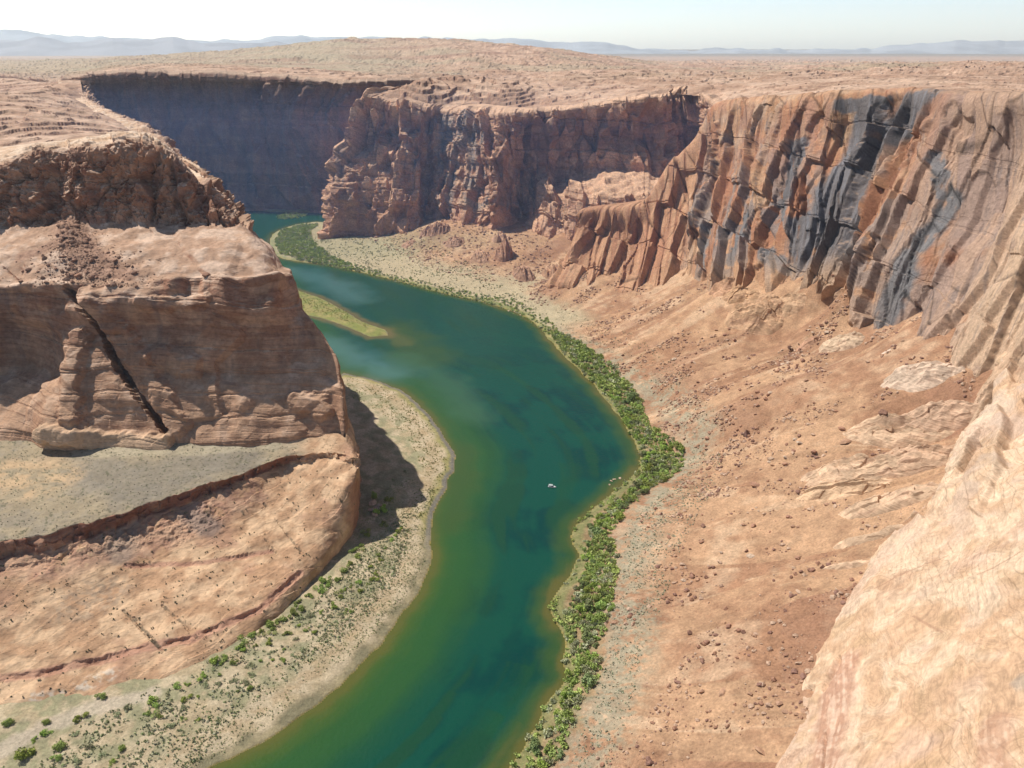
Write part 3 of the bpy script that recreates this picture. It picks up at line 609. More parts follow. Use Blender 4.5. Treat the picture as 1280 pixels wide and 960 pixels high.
def S_build():
    A = np.array([[slab_pt(*p) for p in r] for r in S_rows_px])
    under = A[:, :1]+(A[:, :1]-A[:, 1:2])*.12; under[..., 2] -= 22; under[..., :2] += perp*5
    A = np.concatenate([under, A], 1)
    u = dens(A, 1, 1.1); v = dens(A, 0, 1.05)
    P = catmull(catmull(A, v, 0, .45), u, 1, .3); n = normals(P); n *= np.sign(n[..., 2].mean())
    U, V = np.meshgrid(u, v)
    e = P[..., 0]*perp[0]+P[..., 1]*perp[1]; g = P[..., 0]*along[0]+P[..., 1]*along[1]
    warp = fbm(P/40, 3)*20
    led = np.abs(((e*.75+P[..., 2]*.35+g*.16+warp)/17) % 1-.5)*2
    d = fbm(P/50, 3)*5+led**9*.7+fbm(P/10, 3)*.35+ridged(np.stack([e/22, g/90, P[..., 2]/40], -1), 2)*.7
    far = 1-sst(3.0, 5.0, V)
    fa, fe = facet(aniso(P, np.array([perp[0], perp[1], 0]), np.array([along[0]*.6, along[1]*.6, .7]), Z, 12, 30, 30), .9, 1.); fa = fa.reshape(U.shape)
    d += far*fa*4.2; bs = (e*.5+P[..., 2]*.8+g*.1+fbm(P/34, 3)*14)/3.4; bf = bs-np.floor(bs); d += (bf**4)*.2*sst(-.3, .2, fbm(P/18+7, 2)); cr, ce = facet(np.stack([e/16, g/26, P[..., 2]*0], -1)+.15*fbm(P/6, 2)[..., None], .3, .5); ce = ce.reshape(U.shape); d -= (1-sst(0, .008, ce))*.5*sst(.15, .4, fbm(P/35+2, 2))
    for path in ([(1205,545),(1150,640),(1080,690)], [(1190,600),(1120,640)]): d -= feat(P, path, 2.5)*3*1
    d -= feat(P, [(1068,770),(1050,830),(1030,860)], 1.6)*2.2; d -= feat(P, [(1030,915),(1027,965)], .8)*2.0
    d -= feat(P, [(1012,865),(1000,905)], 3)*3
    d *= sst(.2, 1.1, U)*.8+.2
    Q = P+n*d[..., None]
    sw = fbm(np.stack([e/22, g/55, P[..., 2]/35], -1)+fbm(P/18, 2)[..., None]*.7, 4); fine = fbm(P/3.0, 3); mid = fbm(P/9, 4)
    ringv = np.sin(sw*38)
    c = mix((.68, .445, .28), (.80, .59, .41), sst(-.3, .3, sw+mid*.5)); c = mix(c, (.74, .53, .41), sst(.1, .5, fbm(P/26+4, 3))*.5)
    c = mix(c, (.60, .40, .24), sst(.15, .5, fbm(P/12+9, 4))*.7); c = mix(c, (.55, .34, .22), sst(.2, .45, fbm(np.stack([e/9, g/50, P[..., 2]/24], -1)+fbm(P/22, 2)[..., None]+3, 4))*.5)
    c = c*(1-.24*(np.abs(bs % 1-.5) > .44)*sst(-.25, .15, fbm(P/24+1, 2)))[..., None]*(.765+.08*ringv*sst(-.3, .3, fbm(P/15+6, 2))+.06*np.sin(sw*105)+.10*fine+.08*mid)[..., None]
    st = np.maximum(feat(P, [(1058,830),(1035,900),(1032,965)], 9), .75*feat(P, [(1245,900),(1235,970)], 6)); e2 = P[..., 0]*.90-P[..., 1]*.43; strk = .5+.5*vn(np.stack([e2*1.3, g/22, e2*0], -1))
    c = mix(c, mix((.40, .225, .15), (.60, .42, .31), sst(.3, .9, strk*.6+.4*sst(-.3, .3, fine))), st*.8)
    c = mix(c, (.32, .27, .22), feat(P, [(1276,845)], 4)*.6)
    c = mix(c, (.50, .385, .30), far*sst(0, .4, fbm(P/14+3, 3))*.6)
    for path in ([(1140,770),(1175,785)], [(1100,740),(1180,690)], [(1225,720),(1275,690)]): c = mix(c, (.30, .17, .11), feat(P, path, .7)*.55)
    grid_mesh('foreground_slab', Q, np.clip(c, .01, .95), M_slab)
S_build()

# ------------------------------------------------------------------ river outline and valley floor
RB = [(600,1010),(640,960),(662,920),(682,882),(706,842),(702,800),(690,765),(706,730),(722,700),(718,668),(738,640),(770,612),(797,588),(797,560),(780,530),(750,490),(716,455),(690,428),(668,404),(632,386),(600,376),(560,368),(500,352),(440,338),(400,330),(368,326),(345,319),(337,303),(345,290),(370,281),(395,277)]
LB = [(120,1100),(250,970),(337,922),(412,870),(450,829),(480,799),(505,765),(528,725),(540,690),(543,650),(556,610),(568,586),(566,565),(552,540),(535,517),(505,490),(470,476),(430,466)]
def smooth_line(L, seed):
    A = np.array([PZ(a, b, 0)[:2] for a, b in L]); t = np.linspace(0, len(A)-1, len(A)*6); C = catmull(A, t, 0, .5)
    j = np.stack([fbm(np.stack([C[:, 0]/14, C[:, 1]/14, t*0+seed], -1), 3), fbm(np.stack([C[:, 0]/14, C[:, 1]/14, t*0+seed+9], -1), 3)], -1)
    return [tuple(p) for p in C+j*3.2]
rb = smooth_line(RB, 1); lb = smooth_line(LB, 5)
river = lb+[(-172, 732), (-300, 1010), (-380, 1210), (-560, 1420), (-760, 1590), (-700, 1730), (-480, 1600), (-380, 1590), (-300, 1590), (-200, 1640), (-100, 1700), (-60, 1700)]+[(-120, 1560), (-260, 1480)]+rb[::-1]
river = [(-130, 150)]+river+[(-20, 150)]
island = [PZ(a, b, 0)[:2] for a, b in [(345,352),(372,362),(402,372),(432,388),(455,402),(484,412),(488,420),(462,422),(430,408),(400,398),(370,392),(340,385)]]
ctl = [(*p, .6) for p in rb[::5]]+[(*p, .4) for p in lb[::5]]
for cc in W_cols[2:21]:
    q = wpt(cc[5]); ctl.append((q[0]-2, q[1]-1, q[2]+4)); ctl.append((q[0]+16, q[1]+14, q[2]+14))
ctl += [PD(*p) for p in [(692,354,1000),(692,354,1000)]]
ctl += [slab_pt(*p) for p in [(1166,622),(1090,685),(1066,740),(1034,804),(1004,852),(990,914),(968,960),(940,1030)]]
ctl += [PZ(*p) for p in [(680,398,3),(760,455,7),(822,498,7),(862,568,8),(800,640,7),(762,720,7),(765,800,8),(745,870,7),(705,960,6),(650,380,5),(600,360,6),(560,350,7),(500,330,7),(440,312,7),(405,300,7),(390,290,5),(440,300,9),(480,305,9),(520,316,12),(545,288,34),(560,310,22),(575,300,26),(600,292,33),(640,292,34),(600,330,14),(640,345,12),(660,352,10),(650,315,27),(690,325,20),(690,350,15),
    (840,480,20),(900,430,42),(960,400,62),(1000,420,62),(1040,380,84),(900,520,32),(1000,480,62),(940,580,30),(1060,460,74),(880,640,20),(1000,600,44),(1100,520,72),(960,700,30),(880,760,20),(1000,740,42),(860,860,20),(930,850,33),(850,940,20),(1140,540,70),(1060,560,58)]]
ctl += [(x, y, z) for x, y, z in [(-120, 480, 5), (-112, 540, 5), (-118, 600, 5), (-150, 700, 4), (-100, 560, 4), (-60, 300, -3), (-10, 420, -5), (30, 560, -5), (0, 760, -5), (-100, 900, -4), (-200, 1100, -5), (-330, 1350, -4),
    (400, 500, 160), (420, 700, 170), (400, 850, 140), (330, 1000, 110), (300, 300, 150), (220, 150, 130), (-240, 1500, -3), (-30, 1450, 60), (100, 1350, 60), (-200, 1480, 10), (-420, 1660, 8), (-300, 1640, 8)]]
ctl += [PZ(*p) for p in [(0,900,5),(0,950,4),(100,890,5),(100,950,4),(200,860,5),(220,920,3),(330,800,5),(350,860,3),(400,730,5),(440,780,3),(440,700,4),(500,700,3),(460,640,5),(500,600,4),(540,590,2),(450,520,4),(500,530,2),(-100,950,5),(-150,1100,5),(100,1050,3)]]
ctl = np.array(ctl); FT = TPS(ctl[:, :2]/100, ctl[:, 2], lam=2e-3)
rbn = np.array(rb); lbn = np.array(lb+[(-172, 732), (-300, 1010), (-380, 1210)])
def floor_z(x, y, detail=True):
    sd = signed(x, y, river); sdi = signed(x, y, island)
    base = FT(x/100, y/100)
    land = sst(-1, 9, sd)
    d, arc = seg_dist(np.stack([x, y], -1), rbn)
    P2 = np.stack([arc/22, d/120, np.zeros_like(d)], -1); P1 = np.stack([x, y, np.zeros_like(x)], -1)
    right = sst(10, 60, base)
    rid = (fbm(P2, 4)*4.2+fbm(P2*np.array([3.3, 2, 1])+4, 3)*1.3)*right*sst(15, 60, d)
    det = fbm(P1/11, 4)*(.25+1.3*right)+fbm(P1/3, 3)*(.12+.45*right)
    h = .35+np.clip(sd, 0, 6)*.12+np.maximum(base-.8, 0)*land
    z = np.where(sd > 0, h+(rid+det)*land, np.maximum(-5, sd*.14)-.25)
    zi = np.where(sdi < 0, -.25-sdi*.14+fbm(P1/6, 3)*.2, -9)
    z = np.maximum(z, zi)
    return z, sd, sdi, d, arc, base
# grid: rows evenly spaced as seen from the overlook, columns fan out with distance
pyr = np.concatenate([np.linspace(256, 420, 150), np.linspace(421, 1060, 520)])
Yr = np.array([PZ(640, p, 0)[1] for p in pyr]); tx = np.linspace(-.86, 1.25, 950)
YY = Yr[:, None]*np.ones_like(tx)[None]; sl = np.hypot(Yr, CZ)
XX = tx[None]*(Yr*cp+CZ*sp)[:, None]
Zf, sd, sdi, dR, arcR, base = floor_z(XX, YY)
P1 = np.stack([XX, YY, Zf], -1); mid = fbm(P1/9, 4); fine = fbm(P1/2.2, 3); big = fbm(P1/45, 3)
st = fbm(np.stack([arcR/7, dR/95, dR*0], -1), 4); st2 = fbm(np.stack([arcR/2.2, dR/40, dR*0], -1)+5, 3)
tal = mix((.36, .20, .118), (.50, .31, .185), sst(-.35, .3, st+mid*.5+big*.3)); tal = mix(tal, (.58, .42, .28), sst(.1, .5, st2+mid*.4)*.5); tal = tal*(1+.22*fbm(P1/5+3, 3)+.18*st2)[..., None]
tal = mix(tal, (.33, .175, .11), sst(.15, .5, fbm(np.stack([arcR/13, dR/70, dR*0], -1)+7, 4)+.3*mid)*.6)
inner = [PZ(a, b, 6)[:2] for a, b in [(665,392),(760,452),(825,500),(872,560),(812,640),(778,720),(785,800),(765,870),(720,970)]]
di, _ = seg_dist(P1[..., :2], np.array(inner))
grn = (1-sst(6, 26, di+mid*14))*sst(2, 6, sd)
tal = mix(tal, (.35, .33, .235), grn*.8*sst(-.4, .3, fine+mid))
mc = mix(tal, (.47, .41, .27), sst(850, 900, YY)*(1-sst(8, 17, base+mid*4))*.85)
# left bank sand
lft = seg_dist(np.stack([XX, YY], -1), lbn)[0]-dR; lft = np.where(YY > 1150, 1, lft)
sand = mix((.47, .375, .235), (.56, .46, .31), sst(-.3, .3, mid)); sand = mix(sand, (.47, .34, .20), sst(.0, .5, fbm(P1/4+2, 3)+.25*np.sin(sd/2))*sst(6, 12, sd)*(1-sst(22, 30, sd))*.55)
sand = mix(sand, (.33, .32, .19), sst(-.1, .4, fbm(P1/7+3, 4))*sst(16, 28, sd)*.6*(1-sst(0, 40, 60-(YY-200))))
sand = mix(sand, (.30, .29, .17), sst(-.2, .3, fbm(P1/7+3, 4))*sst(18, 28, sd)*.65)
grass = (1-sst(5, 11, sd+mid*4)); sand = mix(sand, mix((.25, .25, .085), (.36, .31, .13), sst(-.2, .2, fine)), grass*sst(430, 470, YY)*(1-sst(1.2, 2, -sd))*.9)
sand = mix(sand, mix((.22, .20, .12), (.31, .26, .15), sst(-.3, .3, mid)), (1-sst(3.5, 9, sd+mid*4))*(1-sst(430, 470, YY))*.9)
sand = mix(sand, (.195, .18, .16), (1-sst(3.0, 4.5, sd+fine))*sst(420, 470, YY)*.9)
sand = mix(sand, (.56, .47, .36), feat(P1, [(0,940),(60,905),(120,885),(190,868)], 6)*.8)
mc = mix(mc, mix((.20, .22, .08), (.33, .30, .13), sst(-.2, .3, fine+mid)), (1-sst(5, 9, sd+mid*3))*.9); mc = mix(mc, (.20, .20, .09), (1-sst(14, 24, sd+mid*8))*(YY < 800)*.45)
c = mix(mc, sand, (lft < 0).astype(float))
c = mix(c, mix((.24, .26, .08), (.34, .30, .12), sst(-.2, .3, mid)), (sdi < 1))
isl_e = sst(-3.5, -1, sdi)*(sdi < 2); c = mix(c, (.22, .19, .15), isl_e*.8)
far = sst(1150, 1250, YY)*(sd > 0)*(1-sst(20, 40, base)); c = mix(c, (.28, .28, .17), far*.5)
bed = (sd < .3) & (sdi > .5); c = mix(c, (.30, .24, .08), bed*1.0)
grid_mesh('valley_floor', P1, np.clip(c, .01, .9), M_talus, keep=(signed(XX, YY, canyon) < 8) & (XX/YY < .78))

# ------------------------------------------------------------------ water
wy = np.concatenate([np.linspace(254, 400, 130), np.linspace(401, 1060, 330)]); Yw = np.array([PZ(640, p, 0)[1] for p in wy]); tw = np.linspace(-.9, .35, 520)
WX = tw[None]*(Yw*cp+CZ*sp)[:, None]; WY = Yw[:, None]*np.ones_like(tw)[None]
WP = np.stack([WX, WY, np.zeros_like(WX)], -1); ws = -signed(WX, WY, river); wi = signed(WX, WY, island)
dr, ar = seg_dist(WP[..., :2], rbn); dl, al = seg_dist(WP[..., :2], np.array(lb+[(-172, 732), (-300, 1010), (-380, 1210)]))
n1 = fbm(WP/30, 4); flow = fbm(np.stack([al/110, dl/9, dl*0], -1)+2, 4); n3 = fbm(WP/9, 3)
TEAL = (.006, .062, .040); DEEP = (.003, .042, .035); GRN = (.018, .072, .022); YEL = (.13, .105, .026); SKYREF = (.12, .25, .27); OLV = (.045, .085, .022)
wc = mix(TEAL, DEEP, sst(-.2, .3, n1+flow*.7)); wc = mix(wc, GRN, sst(-.05, .35, flow+.4*n1)*.5)
farg = sst(700, 860, WY); wc = mix(wc, (.008, .07, .045), farg*.6*sst(-.3, .3, n1))
ysh = lambda d, a, b: 1-sst(a, b, d+flow*7+n3*2)
wc = mix(wc, GRN, ysh(dl, 20, 55)*.6); wc = mix(wc, (.035, .10, .022), ysh(dl, 18, 45)*.6); wc = mix(wc, (.06, .10, .02), ysh(dl, 5, 18)*.7); wc = mix(wc, YEL, ysh(dl, 0, 8)*.55)
wc = mix(wc, OLV, (1-sst(6, 17, dr+n3*3+flow*4))*.75); wc = mix(wc, YEL, (1-sst(1.0, 7.5, dr+n3*2+flow*5))*.7)
for path, r, colr, k in (([(500,410),(530,440),(540,450)], 34, OLV, .7), ([(485,410),(505,428)], 14, (.10, .11, .035), .6), ([(430,430),(470,455),(520,480)], 26, SKYREF, .0), ([(370,338),(410,352),(450,372)], 34, SKYREF, .35), ([(410,430),(450,445),(490,465)], 30, SKYREF, .4), ([(575,560),(580,610),(560,660)], 13, OLV, .8), ([(590,520),(560,480),(500,450)], 22, (.05, .12, .06), .6)):
    wc = mix(wc, colr, feat(WP, path, r, .9)*k*sst(-.9, .2, n1+.4))  # the pale patches are sky reflection painted into the water colour
wc = mix(wc, (.15, .12, .045), (1-sst(1, 10, wi+n3*4))*.85)
wk = (ws > -14)
def water_mat():
    m, t, N, L, B = nt('river_water')
    at = N.new('ShaderNodeAttribute'); at.attribute_name = 'Col'; L.new(at.outputs['Color'], B.inputs['Base Color'])
    B.inputs['Roughness'].default_value = .13; B.inputs['IOR'].default_value = 1.33; B.inputs['Specular IOR Level'].default_value = .3
    g = N.new('ShaderNodeNewGeometry'); bp = N.new('ShaderNodeBump'); bp.inputs['Strength'].default_value = .6; bp.inputs['Distance'].default_value = .6
    a = N.new('ShaderNodeTexNoise'); a.inputs['Scale'].default_value = .45; a.inputs['Detail'].default_value = 6; L.new(g.outputs['Position'], a.inputs['Vector'])
    L.new(a.outputs[0], bp.inputs['Height']); L.new(bp.outputs[0], B.inputs['Normal'])
    return m
grid_mesh('river_water', WP, np.clip(wc, .002, .9), water_mat(), keep=wk)

# ------------------------------------------------------------------ plateau
aR = np.linspace(-.88, .98, 1000); Dr = np.concatenate([np.geomspace(380, 2600, 380), np.geomspace(2640, 9000, 130), np.geomspace(9400, 60000, 45)])
GX = aR[None]*Dr[:, None]*1.09; GY = Dr[:, None]*np.ones_like(aR)[None]
gz = plateau_z(GX, GY); P0 = np.stack([GX, GY, gz*0], -1)
Q0 = P0*np.array([1, .8, 1])
fade = sst(380, 900, GY)*.6+.4; rough = sst(-.3, .3, fbm(P0/700+3, 3)+.1)
Q0 = P0*np.array([1, .55, 1]); hh = fbm(Q0/150, 5)*26+ridged(Q0/45, 4)*6; stp = 5.0; hq = (np.floor(hh/stp)+sst(.72, .95, hh/stp % 1))*stp+ridged(Q0/13, 3)*1.3
amp = np.where(GY < 3000, 1, 1+(GY-3000)/9000)*(.42+.55*rough)*(1+.5*(1-sst(-.1, .1, GX/GY))*(1-sst(1500, 2200, GY))); amp = np.minimum(amp, 2.2)
tab = sst(-.1, .0, fbm(P0/900+8, 4)-.12)*0
gz2 = gz+(hq*.8+fbm(Q0/14, 3)*.9)*amp*(1-sst(9000, 14000, GY)*.8)
cs = signed(GX, GY, canyon)
gz2 = gz+(gz2-gz)*(.25+.75*sst(5, 50, cs))
kp = (cs > 5); gz2 = gz2-5*(1-sst(5, 32, cs))
GP = np.stack([GX, GY, gz2], -1); nn = normals(GP); nn *= np.sign(nn[..., 2:3])
m1 = fbm(P0/60, 4); m2 = fbm(P0/350+5, 3); m3 = fbm(P0/12, 3)
pc = mix((.50, .345, .25), (.61, .45, .34), sst(-.3, .3, m1+m3*.4)); pc = mix(pc, (.27, .15, .105), (1-sst(.72, .95, nn[..., 2]))*.85); fr = hh/stp % 1; pc = mix(pc, (.25, .14, .10), ((fr > .70) & (fr < .97))*.55*sst(-.3, .2, fbm(Q0/60+3, 3))*(GY < 6000)); pc = mix(pc, (.38, .25, .18), sst(.15, .4, fbm(Q0/34+6, 4))*.6)  # steep faces and step edges darkened: ledge shadows painted into the colour
bowl = sst(-.05, .25, fbm(P0/260+9, 3)-.05*0)*sst(1700, 2300, GY)
pc = mix(pc, (.40, .375, .27), bowl*.45)
pc = mix(pc, (.20, .15, .10), sst(.28, .45, fbm(P0/9+2, 2))*.35*sst(.1, .3, m2+.25))
leftveg = (1-sst(-.25, 0, GX/GY))*sst(2000, 2600, GY); pc = mix(pc, (.41, .385, .28), leftveg*.6)
pc = mix(pc, (.33, .20, .15), sst(.2, .4, fbm(P0*np.array([1, 3, 1])/500+1, 4))*sst(2200, 3500, GY)*.5)
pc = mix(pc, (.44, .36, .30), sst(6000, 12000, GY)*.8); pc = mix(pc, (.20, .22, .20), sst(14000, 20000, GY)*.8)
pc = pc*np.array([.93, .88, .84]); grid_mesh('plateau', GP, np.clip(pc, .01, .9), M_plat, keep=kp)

# distant mountains and mesas, aerial haze put into their bluish base colours
def range_(name, prof, D, depth, noise_amp, col, seed):
    xs = np.linspace(prof[0][0], prof[-1][0], 500); top = np.interp(xs, [p[0] for p in prof], [62-(62-p[1])*.78 for p in prof])+vn(np.stack([xs/14, xs*0, xs*0+noise_amp], -1))*1.3
    vs = np.linspace(0, 1, 40); Pm = np.zeros((40, 500, 3))
    for i, v in enumerate(vs):
        Dv = D+(v-.5)*depth; s = 1-abs(v-.5)*2
        for j, (x, y) in enumerate(zip(xs, top)):
            X0, _, zt = PD(x, y, D); Pm[i, j] = (X0*Dv/D, Dv, 120+(zt-120)*(s**.7))
    k = ridged(Pm/(D*.05)+seed, 4)*noise_amp*np.sin(np.pi*vs)[:, None]; Pm[..., 2] += k-noise_amp*.5*np.sin(np.pi*vs)[:, None]
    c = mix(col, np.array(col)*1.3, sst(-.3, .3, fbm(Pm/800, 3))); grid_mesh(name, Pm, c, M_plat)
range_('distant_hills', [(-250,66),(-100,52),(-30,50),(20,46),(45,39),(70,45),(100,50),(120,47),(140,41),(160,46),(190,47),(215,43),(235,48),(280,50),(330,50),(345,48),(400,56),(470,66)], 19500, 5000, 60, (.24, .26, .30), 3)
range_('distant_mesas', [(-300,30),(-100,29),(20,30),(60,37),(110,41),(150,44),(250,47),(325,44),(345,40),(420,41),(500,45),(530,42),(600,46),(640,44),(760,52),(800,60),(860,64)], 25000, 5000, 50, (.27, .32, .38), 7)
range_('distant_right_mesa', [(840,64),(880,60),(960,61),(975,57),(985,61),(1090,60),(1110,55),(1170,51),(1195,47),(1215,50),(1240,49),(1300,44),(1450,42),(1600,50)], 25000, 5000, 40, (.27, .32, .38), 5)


# ------------------------------------------------------------------ outcrops on the talus
def zat(x, y): return floor_z(np.atleast_1d(np.asarray(x, float)), np.atleast_1d(np.asarray(y, float)))[0]
def outcrop(name, px, py, zg, Lh, Wh, H, ang, col, seed, mat=None, fac=4.0):
    x0, y0, _ = PZ(px, py, zg)
    r = np.linspace(0, 1.0, 90)[:, None]; th = np.linspace(0, 2*np.pi, 200)[None]
    shp = 1+.22*fbm(np.stack([np.cos(th)*1.4+seed, np.sin(th)*1.4, th*0], -1), 3)
    a = r*np.cos(th)*Lh*shp; b = r*np.sin(th)*Wh*shp; ca, sa = math.cos(ang), math.sin(ang)
    x = x0+a*ca-b*sa; y = y0+a*sa+b*ca; zf = zat(x.ravel(), y.ravel()).reshape(x.shape)
    dome = (1-r**2.2)**.75*H*(1+.35*fbm(np.stack([x/9, y/9, x*0+seed], -1), 3))-1.2*r
    q = np.stack([a/(fac*2.6)+seed, b/fac, zf/30], -1); fv, fe = facet(q, .8, 1.3); fv = fv.reshape(x.shape); c2, _ = facet(q*2.7+5, .8, 1.); c2 = c2.reshape(x.shape)
    P = np.stack([x, y, zf+dome], -1)+np.array([0, 0, 1.])*((fv*1.0+c2*.2+fbm(P3(x, y)/4, 3)*.3+(ridged(np.stack([a/40+seed, b/5.5+fbm(P3(x, y)/15, 2)*.6, a*0], -1), 2)-.4)*H*.32)*(1-r**6)*min(1, H/5)*1.2)[..., None]
    m = fbm(P/5, 4); st = fbm(np.stack([a/14, b/2.2, a*0], -1)+seed, 3)
    c = mix(np.array(col)*.8, np.array(col)*1.12, sst(-.35, .35, m+st*.6)); c = mix(c, (.30, .17, .12), sst(.15, .5, st)*.4)
    return grid_mesh(name, P, np.clip(c, .01, .9), mat or M_slick)
def P3(x, y): return np.stack([x, y, x*0], -1)
OC = [(945,395,62,34,20,12,2.4,(.56,.36,.22)), (905,365,66,16,11,10,2.4,(.52,.31,.19)), (985,390,70,18,9,7,2.4,(.56,.37,.23)), (925,372,68,20,10,9,2.4,(.54,.34,.2)),
      (1050,437,72,19,11,7,2.5,(.60,.44,.30)), (1010,430,66,10,6,4,2.5,(.48,.28,.18)), (1103,463,76,5,2.5,1.0,2.5,(.66,.52,.41)),
      (1085,600,55,40,15,10,2.55,(.60,.42,.28)), (1118,548,66,34,15,10,2.5,(.60,.42,.28)), (1145,505,74,24,13,8,2.5,(.62,.47,.35)), (1052,622,48,26,7,5,2.6,(.60,.41,.26)), (1135,585,68,34,14,11,2.5,(.58,.39,.26)), (1165,535,76,26,12,12,2.5,(.56,.38,.26)), (1110,640,60,26,9,7,2.5,(.60,.42,.28)),
      (1085,662,62,16,5,4,2.6,(.60,.42,.28)), (1060,705,52,12,3.5,3,2.7,(.60,.42,.28)),
      (630,312,32,20,14,20,1.6,(.42,.24,.16)), (655,338,20,26,15,12,1.9,(.46,.28,.19)), (690,335,24,22,12,14,1.8,(.46,.28,.18)), (600,322,18,22,14,7,1.8,(.48,.30,.2)), (545,300,18,20,24,9,1.5,(.40,.24,.165)), (568,312,14,26,18,5,1.5,(.42,.26,.18)), (625,290,42,18,14,10,1.6,(.50,.32,.22)), (510,312,8,16,12,3,1.4,(.42,.26,.18))]
for i, (px, py, zg, Lh, Wh, H, an, cl) in enumerate(OC): outcrop('rock_outcrop', px, py, zg, Lh, Wh, H, an, cl, i*3.7+1, M_slick if i < 16 else M_cliff)

# ------------------------------------------------------------------ placement by sight line
bpy.context.view_layer.update(); DG = bpy.context.evaluated_depsgraph_get()
def hit(px, py):
    x, f, u = ray(px, py); ok, loc, nr, _, ob, _ = SC.ray_cast(DG, (0, 0, CZ), Vector((x, f, u)).normalized(), distance=9000)
    return (loc, ob.name) if ok else (None, None)

# ------------------------------------------------------------------ rocks
def ico(sub):
    bm = bmesh.new(); bmesh.ops.create_icosphere(bm, subdivisions=sub, radius=1); V = np.array([v.co[:] for v in bm.verts]); Q = np.array([[v.index for v in f.verts] for f in bm.faces]); bm.free(); return V, Q
def rock_shape(sub, seed, sq=(1, .8, .7)):
    r = np.random.default_rng(seed); V, Q = ico(sub); V = V.copy()
    for k in range(11):
        nrm = r.normal(size=3); nrm /= np.linalg.norm(nrm); dd = V@nrm; lim = r.uniform(.5, .82); V -= np.clip(dd-lim, 0, None)[:, None]*nrm
    V += fbm(V*2.2+seed, 3)[:, None]*.06*V
    return V*np.array(sq), Q
ROCKS = []
for k in range(7):
    V, Q = rock_shape(3, 30+k, [(1,.8,.7),(1.1,.7,.55),(.9,.85,.9),(1.3,.7,.5),(1,.9,.6),(.8,.8,1.0),(1.2,.9,.45)][k])
    cc = [(.40,.225,.15),(.46,.28,.18),(.30,.17,.12),(.52,.36,.25),(.36,.2,.14),(.25,.15,.12),(.56,.42,.31)][k]
    o = raw_mesh('boulder', V, Q, mix(np.array(cc)*.85, np.array(cc)*1.1, sst(-.3, .3, fbm(V*2+k, 3))), M_boulder, smooth=False); ROCKS.append(o.data); bpy.data.objects.remove(o)
def boulder(loc, size, k, label, group=None, rot=None, stretch=(1, 1, 1)):
    o = bpy.data.objects.new('boulder', ROCKS[k]); COL.objects.link(o); o.location = (loc[0], loc[1], loc[2]+size*.25*stretch[2])
    o.scale = tuple(size*a for a in stretch); o.rotation_euler = rot or (random.uniform(-.3, .3), random.uniform(-.3, .3), random.uniform(0, 6.3))
    return tag(o, label, 'boulder', group)
for px, py, sz, k, lab, st_ in [
    (932,545,3.6,5,'dark upright boulder standing alone on the middle of the right talus slope',(.9,.6,1.5)),
    (1104,518,3.6,2,'dark blocky boulder just above the pale tilted slabs on the talus',(1,1,1)),
    (1057,553,4.6,1,'broad reddish boulder lying at the lower left foot of the pale slabs',(1.2,1,.7)),
    (1052,537,2.8,0,'smaller red boulder touching the uphill side of the broad reddish boulder',(1,1,.8)),
    (944,608,3.6,0,'wide flat topped red boulder alone on the lower right talus',(1.3,.9,.7)),
    (904,447,1.9,2,'small dark rounded boulder high on the smooth orange talus chute',(1,1,.9)),
    (938,695,2.2,6,'pale tabular rock slab lying on the lower talus below the sage flat',(.9,1.3,.6)),
    (1013,714,2.0,2,'dark red boulder in the rubble band left of the foreground slab',(1,1,.8)),
    (903,866,2.6,1,'long flat red boulder on the talus near the bottom of the photo',(1.4,.8,.6)),
    (949,938,2.9,1,'rust red boulder at the bottom edge of the photo beside the foreground slab',(1.4,.9,.7)),
    (855,548,2.2,3,'pinkish boulder at the uphill tip of the green thicket',(1,1,.9)),
    (1041,345,2.0,0,'boulder lodged high on the talus under the dark stained wall',(1,1,1)),
    (258,336+9,3.2,0,'round red boulder at the toe of the debris cone on the left butte',(1,1,.9)),
    (98,346,3.0,0,'round brown boulder perched above the top of the diagonal crack',(1,1,.95)),
    (836,672,1.9,0,'red boulder on the grey sage flat above the riverside thicket',(1.2,1,.8)),
    (877,678,1.7,0,'red boulder just right of the sage flat on the lower talus',(1.3,1,.8)),
    (756,780,1.6,3,'pale boulder between the riverside thicket and the talus fan',(1.2,1,.7))]:
    l, _ = hit(px, py)
    if l: boulder(l, sz, k, lab, None, (0, 0, random.uniform(-.5, .5)) if k == 5 else None, st_)
cl = [((1030,410),16,34),((1000,440),26,34),((985,455),14,30),((940,500),26,22),((880,560),20,14),((1060,735),12,10),((1000,715),30,16),((880,715),30,18),((840,690),26,14),((920,350+60),20,14),((850,470),34,16),((760,440),34,12),((990,560),38,16),((960,640),46,16),((900,800),40,20),((880,870),40,20),((1000,590),30,12),((820,880),30,10)]
nb = 0
for (cx, cy), rad, num in cl:
    for _ in range(num):
        if nb >= 265: break
        px = cx+random.gauss(0, rad*.6); py = cy-(px-cx)*.5+random.gauss(0, rad*.35); l, nm = hit(px, py)
        if l and nm.startswith('valley_floor') and l.z > 9:
            up_ = py < 600; boulder(l, random.choice([.9, 1.1, 1.4, 1.9, 2.4])*(1.0 if up_ else .8), random.choice([0, 0, 1, 2, 3, 4, 6]),
                'loose reddish boulder in the rubble streaks of the upper right talus' if up_ else 'loose reddish boulder scattered over the lower right talus',
                'boulders strewn over the upper right talus' if up_ else 'boulders strewn over the lower right talus'); nb += 1
for px, py in [(764,601),(768,599),(775,598),(762,606),(781,602),(724,662),(719,664),(728,668),(722,671)]:
    q = PZ(px, py, 0); boulder((q[0], q[1], -.1), random.uniform(.8, 1.4), 6, 'pale rock breaking the water surface beside the right bank', 'rocks in the shallows of the right bank', None, (1.2, .9, .6))
